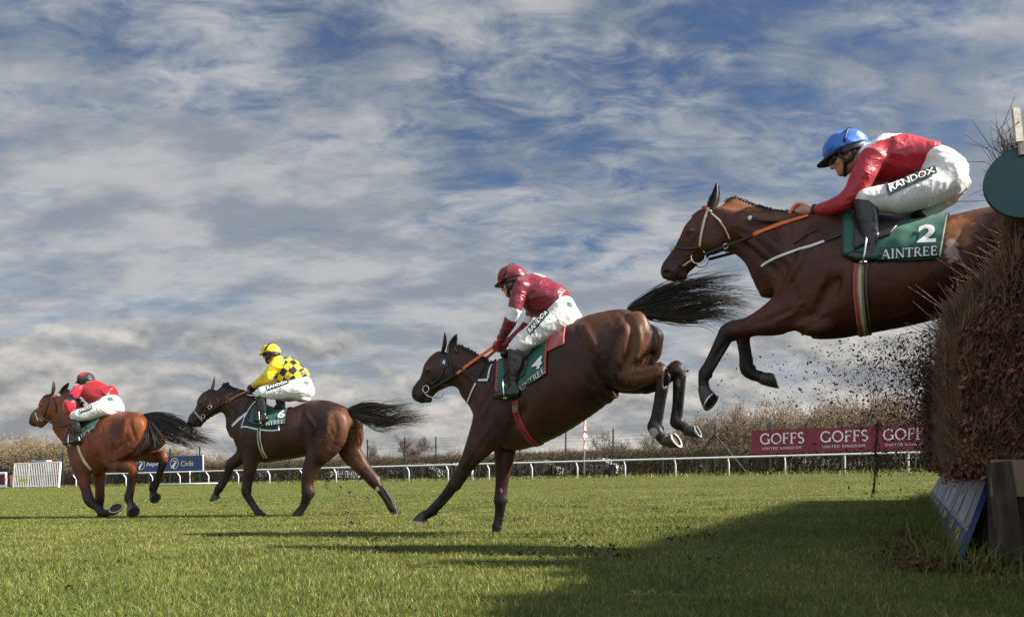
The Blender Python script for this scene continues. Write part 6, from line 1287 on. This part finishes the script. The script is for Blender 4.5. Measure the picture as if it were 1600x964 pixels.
# ------------------------------------------------------------------ the brushwood fence the last horse is jumping
FA, FE, FO = np.array([2.45, 4.35]), np.array([.445, .895]), np.array([.895, -.445])      # near foot of the landing side, along it, into it
def fp(s, o, z): q = FA + FE * s + FO * o; return np.array([q[0], q[1], gz(q[0]) + z])
def fpn(s, o, z): s, o, z = map(np.asarray, (s, o, z)); X = FA[0] + FE[0] * s + FO[0] * o; Y = FA[1] + FE[1] * s + FO[1] * o; return np.stack([X, Y, SLOPE * X + z], -1)
def ftop(s, o):
    """height of the brush: a sloped shoulder on the landing side, lower in the middle where horses go through"""
    return np.interp(o, [-.10, 0, .10, .22, .38, .9, 1.15], [1.16, 1.32, 1.46, 1.58, 1.70, 1.72, 1.45]) - .07 * np.clip((s - .2) / .8, 0, 1) + .03 * np.sin(s * 5.1)
def build_jump():
    O = Vector(fp(0, 0, 0)); t = empty('brush_fence', O); tag(t, 'tall brown brushwood steeplechase fence at the right with twigs sticking out', 'jump'); r = np.random.default_rng(31); Ov = np.array(O)
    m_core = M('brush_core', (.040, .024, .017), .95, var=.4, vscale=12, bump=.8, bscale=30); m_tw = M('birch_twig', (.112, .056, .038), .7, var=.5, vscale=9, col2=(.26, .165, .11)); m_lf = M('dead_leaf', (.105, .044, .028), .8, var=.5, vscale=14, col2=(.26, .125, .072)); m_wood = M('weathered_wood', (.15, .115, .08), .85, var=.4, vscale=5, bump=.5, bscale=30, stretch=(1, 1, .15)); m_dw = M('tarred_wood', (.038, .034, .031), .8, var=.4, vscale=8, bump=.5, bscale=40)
    m_po = M('weathered_post', (.030, .027, .025), .85, var=.55, vscale=16, col2=(.085, .066, .048), bump=.7, bscale=45, stretch=(1, 1, .22))
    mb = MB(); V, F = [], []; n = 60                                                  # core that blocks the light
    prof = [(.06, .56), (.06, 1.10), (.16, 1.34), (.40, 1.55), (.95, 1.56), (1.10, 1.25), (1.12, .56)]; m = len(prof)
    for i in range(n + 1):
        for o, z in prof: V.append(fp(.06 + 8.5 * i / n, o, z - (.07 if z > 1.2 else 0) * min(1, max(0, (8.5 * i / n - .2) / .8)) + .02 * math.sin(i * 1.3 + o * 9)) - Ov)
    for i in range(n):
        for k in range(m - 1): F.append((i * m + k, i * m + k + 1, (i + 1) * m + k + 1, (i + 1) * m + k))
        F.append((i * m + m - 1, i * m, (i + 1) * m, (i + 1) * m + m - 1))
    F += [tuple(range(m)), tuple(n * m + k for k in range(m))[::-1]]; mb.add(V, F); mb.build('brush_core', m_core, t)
    # packed stems, lying up the face and across the near end
    N1, N2, N3 = 19000, 13000, 11000
    s = 8.6 * r.random(N1) ** 2.0; z = r.uniform(.50, 1.32, N1) - np.abs(r.normal(0, .035, N1)); o = r.normal(.01, .035, N1); P1 = fpn(s, o, z); D1 = np.stack([r.normal(0, .28, N1), r.normal(0, .28, N1), r.uniform(.5, 1.2, N1)], 1)
    o = r.uniform(-.02, 1.12, N2); s = r.normal(.0, .04, N2); z = .50 + (ftop(s, o) - .50) * r.random(N2); P2 = fpn(s, o, z); D2 = np.stack([r.normal(0, .40, N2), r.normal(0, .35, N2), r.uniform(.3, 1.1, N2)], 1)
    o = r.uniform(-.06, 1.1, N3); s = 8.6 * r.random(N3) ** 2.2; z = ftop(s, o) - r.uniform(.02, .20, N3); P3 = fpn(s, o, z); lean = np.clip(.45 - o, 0, .5)[:, None] * -FO
    D3 = np.column_stack([lean * 1.6 + r.normal(0, .22, (N3, 2)), r.uniform(.6, 1.1, N3)])
    P = np.vstack([P1, P2, P3]); D = np.vstack([D1, D2, D3]); D /= np.linalg.norm(D, axis=1)[:, None]; ln = np.concatenate([r.uniform(.08, .26, N1), r.uniform(.06, .22, N2), r.uniform(.07, .20, N3)]); D *= ln[:, None]
    mid = P + D * .55 + r.normal(size=P.shape) * .012; w = r.uniform(.0016, .0036, len(P)); V, F = join(prisms(P - Ov, mid - Ov, w, w * .8), prisms(mid - Ov, P + D + r.normal(size=P.shape) * .010 - Ov, w * .8, w * .35)); link('twigs', mesh_np('twigs', V, F, 4), t, [m_tw])
    N = 34000; o = np.concatenate([r.normal(-.005, .035, N // 2), r.uniform(-.02, 1.1, N // 2)]); s = np.concatenate([8.6 * r.random(N // 2) ** 2.0, r.normal(-.02, .045, N // 2)]); z = .50 + (ftop(s, o) - .54) * r.random(N) - np.abs(r.normal(0, .03, N)); V, F = leafquads(fpn(s, o, z) - Ov, .034, r); link('dead_leaves', mesh_np('dead_leaves', V, F, 4), t, [m_lf])
    # long wild twigs that stick out of the shoulder and the far edge
    A, B = [], []
    for k in range(280):
        s_, o_ = 2.5 * r.random() ** 1.6, r.uniform(-.05, .40); p = fp(s_, o_, float(ftop(s_, o_)) - .04); d = np.append(-FO * r.uniform(.3, 1.2), r.uniform(.2, 1.1)) + r.normal(size=3) * .3; d *= r.uniform(.08, .34) / np.linalg.norm(d); q2 = p + d * .5 + r.normal(size=3) * .018; A += [p, q2]; B += [q2, p + d + r.normal(size=3) * .03 + [0, 0, .02]]
    V, F = prisms(np.array(A) - Ov, np.array(B) - Ov, .0025, .0012); link('stray_twigs', mesh_np('stray_twigs', V, F, 4), t, [m_tw])
    # timber at its foot: take-off boards, stakes, leaning posts
    e = math.atan2(FE[1], FE[0]); R = Matrix.Rotation(e, 3, 'Z'); mb = MB(); mb.box(Vector(fp(4.3, .30, .27)) - O, (8.4, .05, .54), R); mb.build('base_board', m_dw, t)
    for k, s_ in enumerate(np.arange(.15, 8.4, .42)): mb = MB(); mb.box(Vector(fp(s_, .16, .28)) - O, (.07, .06, .56), R); mb.build('stake', m_wood if k % 3 else m_dw, t)
    mb = MB(); P0, P1 = fp(-.16, .225, -.02), fp(-.13, .155, .545); mb.tube([Vector(P0) - O, Vector(P1) - O], .060, 4); mb.build('end_post', m_po, t)
    mb = MB(); P0, P1 = fp(-.18, .52, -.03), fp(-.15, .46, .57); mb.tube([Vector(P0) - O, Vector(P1) - O], .08, 4); mb.build('end_post', m_dw, t)
    mb = MB(); mb.box(Vector(fp(-.12, .62, .455)) - O, (.05, 1.0, .19), R); mb.build('end_board', m_wood, t); mb = MB(); mb.box(Vector(fp(-.05, .62, .14)) - O, (.04, 1.0, .22), R); mb.build('end_board', m_dw, t)
    # the taller wing at the near end, with its disc and pale slats
    W = fp(-.10, .30, 0); t2 = empty('brush_wing', Vector(W)); tag(t2, 'tall bundle of bare brushwood twigs at the right picture edge above the fence', 'jump wing'); n = 5200; Wv = np.array(W)
    x = r.uniform(-.06, .80, n); z = r.uniform(1.35, 2.18, n); P = fpn(r.normal(.05, .05, n) - .10, .24 + x, z); D = np.stack([r.normal(0, .22, n), r.normal(0, .22, n), r.uniform(.5, 1., n)], 1); D *= (r.uniform(.08, .24, n) / np.linalg.norm(D, axis=1))[:, None]; md_ = P + D * .5 + r.normal(size=P.shape) * .014; w = r.uniform(.0014, .003, n)
    V, F = join(prisms(P - Wv, md_ - Wv, w, w * .8), prisms(md_ - Wv, P + D - Wv, w * .8, w * .4)); link('twigs', mesh_np('twigs', V, F, 4), t2, [m_tw])
    A, B = [], []
    for k in range(90):
        p = fp(-.06 + r.normal() * .05, .24 + r.uniform(-.10, .5), r.uniform(1.85, 2.2)); d = np.append(-FO * r.uniform(-.1, .8), r.uniform(.3, 1.)) + r.normal(size=3) * .3; d *= r.uniform(.10, .24) / np.linalg.norm(d); q2 = p + d * .5 + r.normal(size=3) * .012; A += [p, q2]; B += [q2, p + d + r.normal(size=3) * .04]
    V, F = prisms(np.array(A) - Wv, np.array(B) - Wv, .0024, .0012); link('stray_twigs', mesh_np('stray_twigs', V, F, 4), t2, [m_tw]); mb = MB(); mb.box(Vector(fp(.03, .72, 1.65)) - Vector(W), (.05, .78, 1.0), R); mb.build('wing_core', m_core, t2)
    n = 4500; V, F = leafquads(fpn(r.normal(-.06, .05, n), .24 + r.uniform(-.02, .7, n), r.uniform(1.4, 2.05, n)) - Wv, .030, r); link('dead_leaves', mesh_np('dead_leaves', V, F, 4), t2, [m_lf])
    d = 3.98; cx, cz = (1602 - CX) / FPX * d, HC + (CY - 285) / FPX * d; mb = MB(); n = 48; V = [Vector((.186 * math.cos(a), yy, .178 * math.sin(a))) for yy in (-.012, .012) for a in np.linspace(0, 2 * math.pi, n + 1)[:-1]]; mb.add(V, [tuple(range(n)), tuple(range(n, 2 * n))[::-1]] + [(i, n + i, n + (i + 1) % n, (i + 1) % n) for i in range(n)])
    o = mb.build('marker_disc', M('bottle_green_disc', (.008, .055, .050), .5, var=.12, vscale=5, bump=.1, bscale=120)); o.location = (cx, d, cz); o.rotation_euler = (0, 0, math.radians(-16)); tag(o, 'dark green round marker board fixed to the fence wing at right edge', 'marker'); mb = MB(); mb.tube([(.10, .10, .12), (.16, .14, -1.93)], .028, 6); mb.build('stake', m_dw, o)
    m_sl = M('pale_slat', (.46, .43, .35), .8, var=.25, vscale=9, bump=.3, bscale=40); t3 = empty('slat_screen', (cx, d - .03, cz)); tag(t3, 'pale nailed timber slats above the green round marker', 'slats')
    for i, (px0, px1, y0, y1) in enumerate(((1578, 1589, 173, 226), (1587, 1601, 189, 244), (1600, 1616, 178, 236), (1614, 1632, 170, 240))):
        w, h = (px1 - px0) / FPX * d, (y1 - y0) / FPX * d; mb = MB(); mb.box(((px0 + px1) / 2 / FPX * d - CX / FPX * d - cx, .012 * (i % 2), HC + (CY - (y0 + y1) / 2) / FPX * d - cz), (w, .016, h), Matrix.Rotation(math.radians(-6), 3, 'Y')); s_ = mb.build('slat', m_sl, t3)
        mb = MB(); mb.tube([((px0 + px1) / 2 / FPX * d - CX / FPX * d - cx, -.012 + .012 * (i % 2), HC + (CY - y0 - 24) / FPX * d - cz), ((px0 + px1) / 2 / FPX * d - CX / FPX * d - cx, .0, HC + (CY - y0 - 24) / FPX * d - cz)], .004, 6); mb.build('nail', m_dw, s_)
def build_side_wing():
    """the slatted wing that runs from the fence back past the photographer's right shoulder"""
    a, b = np.array([2.95, 3.95]), np.array([1.72, .35]); r = np.random.default_rng(9); m_sl = M('weathered_slat', (.30, .27, .22), .8, var=.3, vscale=6, bump=.3, bscale=40); O = Vector((*a, gz(a[0]))); t = empty('wing_screen', O); tag(t, 'weathered slatted timber wing just outside the right edge, leading up to the fence', 'jump wing'); n = 42; d = b - a; L = np.linalg.norm(d); R = Matrix.Rotation(math.atan2(d[1], d[0]), 3, 'Z')
    for i in range(n):
        u = (i + .5) / n; q = a + d * u; h = 1.64 - .02 * u; mb = MB(); mb.box((q[0] - a[0] + .012 * (i % 2), q[1] - a[1], h / 2 + .02), (L / n * 1.10, .020, h), R @ Matrix.Rotation(r.normal() * .012, 3, 'Y')); mb.build('slat', m_sl, t)
    k = 5200; u = r.random(k); q = a + d * u[:, None]; z = 1.60 + .04 * r.random(k); bump_ = .10 * np.sin(u * 23) + .07 * np.sin(u * 61 + 1); P = np.column_stack([q[:, 0] - a[0] + .06 + r.normal(0, .03, k), q[:, 1] - a[1], z]); D = np.column_stack([r.normal(0, .05, k), r.normal(0, .07, k), r.uniform(.04, .24, k) + bump_ + .04]); link('brush_top', mesh_np('brush_top', *prisms(P, P + D, .004, .002), 4), t, [bpy.data.materials['birch_twig']])
    for z in (.35, 1.15): mb = MB(); mb.box((d[0] / 2 + .03, d[1] / 2 - .01, z), (L, .05, .09), R); mb.build('crossbar', m_sl, t)
def build_board():
    a0, a1 = np.array([2.40, 4.33]), np.array([5.95, 11.5]); b0, b1 = np.array([2.67, 4.50]), np.array([6.15, 11.45]); f = lambda u, v: Vector((*(a0 * (1 - u) + a1 * u) * (1 - v) + (b0 * (1 - u) + b1 * u) * v, 0)) + Vector((0, 0, gz(2.4 + 3.6 * u) + .01 + v * (.44 * (1 - u) + .40 * u)))
    O = f(0, 0); n = (f(1, 0) - f(0, 0)).cross(f(0, 1) - f(0, 0)).normalized(); n = n if n.x < 0 else -n
    m_b = M('grey_lilac_board', (.27, .275, .32), .85, var=.12, vscale=6, spec=.05); m_bl = M('slate_blue_board', (.10, .13, .21), .85, var=.1, vscale=6, spec=.05); m_ed = M('deep_blue_edge', (.03, .055, .15), .6); m_w = M('board_white', (.46, .465, .48), .85, spec=.05); m_y = M('board_yellow', (.36, .30, .08), .85, spec=.05); t = None
    for i in range(4):
        u0, u1 = i / 4 + .002, (i + 1) / 4 - .004; q = [f(u0, 0) - O, f(u1, 0) - O, f(u1, 1) - O, f(u0, 1) - O]; mb = MB(); mb.add(q + [v - n * .03 for v in q], [(0, 1, 2, 3), (7, 6, 5, 4), (0, 4, 5, 1), (1, 5, 6, 2), (2, 6, 7, 3), (3, 7, 4, 0)])
        if t is None: t = mb.build('leaning_board', [m_b, m_ed]); t.location = O; tag(t, 'long grey blue notice board leaning at the foot of the brushwood fence', 'notice board'); p = t
        else: p = mb.build('board_panel', [m_b, m_ed], t)
        for k in (2, 3, 4, 5): p.data.polygons[k].material_index = 1
        g = lambda u, v, h: f(u0 + (u1 - u0) * u, v) - O + n * h
        def patch(nm, ua, ub, va, vb, m, h=.003, par=p): mb = MB(); mb.add([g(ua, va, h), g(ub, va, h), g(ub, vb, h), g(ua, vb, h)], [(0, 1, 2, 3)]); mb.build(nm, m, par)
        patch('blue_foot', .0, 1., .0, .36, m_bl, .0025); k = 0
        for row in range(6): patch('printed_line', .20 + row * .055, .235 + row * .055, .40 + .02 * (row % 2), .84, m_w, .004)
        for row in range(4): patch('printed_line', .64 + row * .06, .685 + row * .06, .46, .80 - .05 * (row % 3), m_w, .004)
        patch('yellow_panel', .16, .38, .20, .32, m_y, .005); patch('yellow_panel', .60, .74, .20, .34, m_y, .005)
def build_bits():
    r = np.random.default_rng(77); m_d = M('flying_birch_bit', (.028, .016, .011), .8, var=.6, vscale=40, col2=(.070, .032, .019))
    N = 10500; px = 1456 - np.abs(r.exponential(1, N)) * np.where(r.random(N) < .5, 36, 85); py = np.where(r.random(N) < .72, r.normal(590, 52, N), r.uniform(540, 740, N)) + (1452 - px) * .06; k = (px > 1060) & (py > 515 + .12 * (1452 - px)) & (py < 770); px, py = px[k], py[k]; d = r.uniform(4.75, 6.4, len(px)); P = np.stack([(px - CX) / FPX * d, d, HC + (CY - py) / FPX * d], 1); P = P[P[:, 2] > .05]
    sz = .0075 + .022 * r.random(len(P)) ** 3; V, F = leafquads(P, sz[:, None], r); n2 = 900; i = r.integers(0, len(P), n2); D = r.normal(size=(n2, 3)); D *= (r.uniform(.012, .05, n2) / np.linalg.norm(D, axis=1))[:, None]; Q = P[i] + r.normal(size=(n2, 3)) * .05; V, F = join((V, F), prisms(Q, Q + D, .0014, .0007))
    o = link('flying_debris', mesh_np('flying_debris', V, F, 4), None, [m_d]); tag(o, 'cloud of dark birch bits knocked out of the fence by the leaping horse', 'debris', kind='stuff')
    # a broken branch dropping beside the jump
    A, B = [], []; d = 5.2; c = lambda px, py, dd=0: np.array([(px - CX) / FPX * (d + dd), d + dd, HC + (CY - py) / FPX * (d + dd)]); pts = [c(1372, 655), c(1368, 690), c(1369, 725), c(1364, 768)]
    for a, b in zip(pts[:-1], pts[1:]): A.append(a); B.append(b)
    for k in range(60):
        u = r.random(); i_ = min(int(u * 3), 2); p = pts[i_] + (pts[i_ + 1] - pts[i_]) * (u * 3 - i_); e = p + np.array([r.normal() * .022, r.normal() * .022, r.uniform(-.14, -.02)]); A.append(p); B.append(e)
    O = pts[-1]; V, F = prisms(np.array(A) - O, np.array(B) - O, .0032, .0012); V2, F2 = leafquads(np.array(B)[::2] - O + r.normal(size=(len(B[::2]), 3)) * .02, .018, r); o = link('broken_branch', mesh_np('broken_branch', *join((V, F), (V2, F2)), 4), None, [m_d]); o.location = O; tag(o, 'broken birch branch dropping to the turf beside the fence', 'branch')
    # twig caught on the ground at the leaning board
    A, B = [], []; base = np.array([2.33, 4.46, gz(2.3)])
    for k in range(11): e = base + np.array([r.normal() * .11, r.normal() * .10, r.uniform(.10, .30)]); m = base * .5 + e * .5 + r.normal(size=3) * .02; A += [base + r.normal(size=3) * [.02, .02, 0], m]; B += [m, e]
    V, F = prisms(np.array(A) - base, np.array(B) - base, .004, .0016); o = link('fallen_twig', mesh_np('fallen_twig', V, F, 4), None, [M('pale_twig', (.12, .085, .065), .8, var=.4, vscale=20)]); o.location = base; tag(o, 'forked bare twig standing in the grass before the leaning board', 'twig')
    n = 2400; s = 2.6 * r.random(n) ** 1.5 - .5; o_ = r.normal(-.10, .14, n); P = fpn(s, o_, r.uniform(.005, .06, n)); V, F = leafquads(P, .03, r); o = link('leaf_litter', mesh_np('leaf_litter', V, F, 4), None, [M('litter', (.075, .038, .022), .85, var=.5, vscale=15, col2=(.13, .075, .045))]); tag(o, 'brown birch leaves fallen at the foot of the fence', 'leaves', kind='stuff')
    n = 420; d = r.uniform(3, 13, n); x = d * r.uniform(-.62, .60, n); k = r.integers(0, 60, n); x = np.where(r.random(n) < .5, (x[k] + r.normal(size=n) * .10), x); d = np.where(r.random(n) < .5, d[k] + r.normal(size=n) * .12, d); V, F = leafquads(np.stack([x, d, gz(x) + r.uniform(.015, .045, n)], 1), r.uniform(.012, .035, n)[:, None], r); o = link('scattered_leaves', mesh_np('scattered_leaves', V, F, 4), None, [M('turf_litter', (.05, .030, .016), .85, var=.5, vscale=3, col2=(.24, .12, .07))]); tag(o, 'fallen leaves and crumbs of soil scattered over the turf', 'leaves', kind='stuff')
    # clods kicked up behind the second horse and over the turf
    A = []
    for px, py, d in ((508, 758, 10.6), (516, 764, 10.8), (530, 770, 10.5), (545, 768, 10.7), (552, 776, 10.4), (536, 792, 10.5), (548, 788, 10.6), (541, 802, 10.4), (352, 788, 10.9), (386, 800, 10.8), (556, 804, 10.3), (574, 774, 10.6)):
        for k in range(14): A.append(np.array([(px - CX) / FPX * d, d, max(gz((px - CX) / FPX * d) + .01, HC + (CY - py) / FPX * d)]) + r.normal(size=3) * .025)
    for k in range(46):                                               # torn turf and crumbs where the horses have landed
        d = r.uniform(4.2, 12); x0 = d * r.uniform(-.50, .30)
        for j in range(int(r.uniform(10, 34))): x = x0 + r.normal() * .09; A.append(np.array([x, d + r.normal() * .09, gz(x) + r.uniform(.012, .040)]))
    V, F = leafquads(np.array(A), r.uniform(.012, .040, len(A))[:, None], r); o = link('turf_clods', mesh_np('turf_clods', V, F, 4), None, [M('clod', (.022, .020, .010), .9, var=.5, vscale=20)]); tag(o, 'dark clods of torn turf thrown up behind the second horse and lying about the course', 'turf clods', kind='stuff')
# ------------------------------------------------------------------ build: large structure first, then the animals, then small things
build_grass(); build_rail(); build_fence(); build_hoardings(); build_sign(); build_gate(); build_hedge(); build_trees(); build_vehicles(); build_jump(); build_side_wing(); build_board()
for K, J, T in ((H1, J1, T1), (H2, J2, T2), (H3, J3, T3), (H4, J4, T4)):
    build_horse(K); build_jockey(J, K); build_tack(K, J, T)
extras(); build_bits()
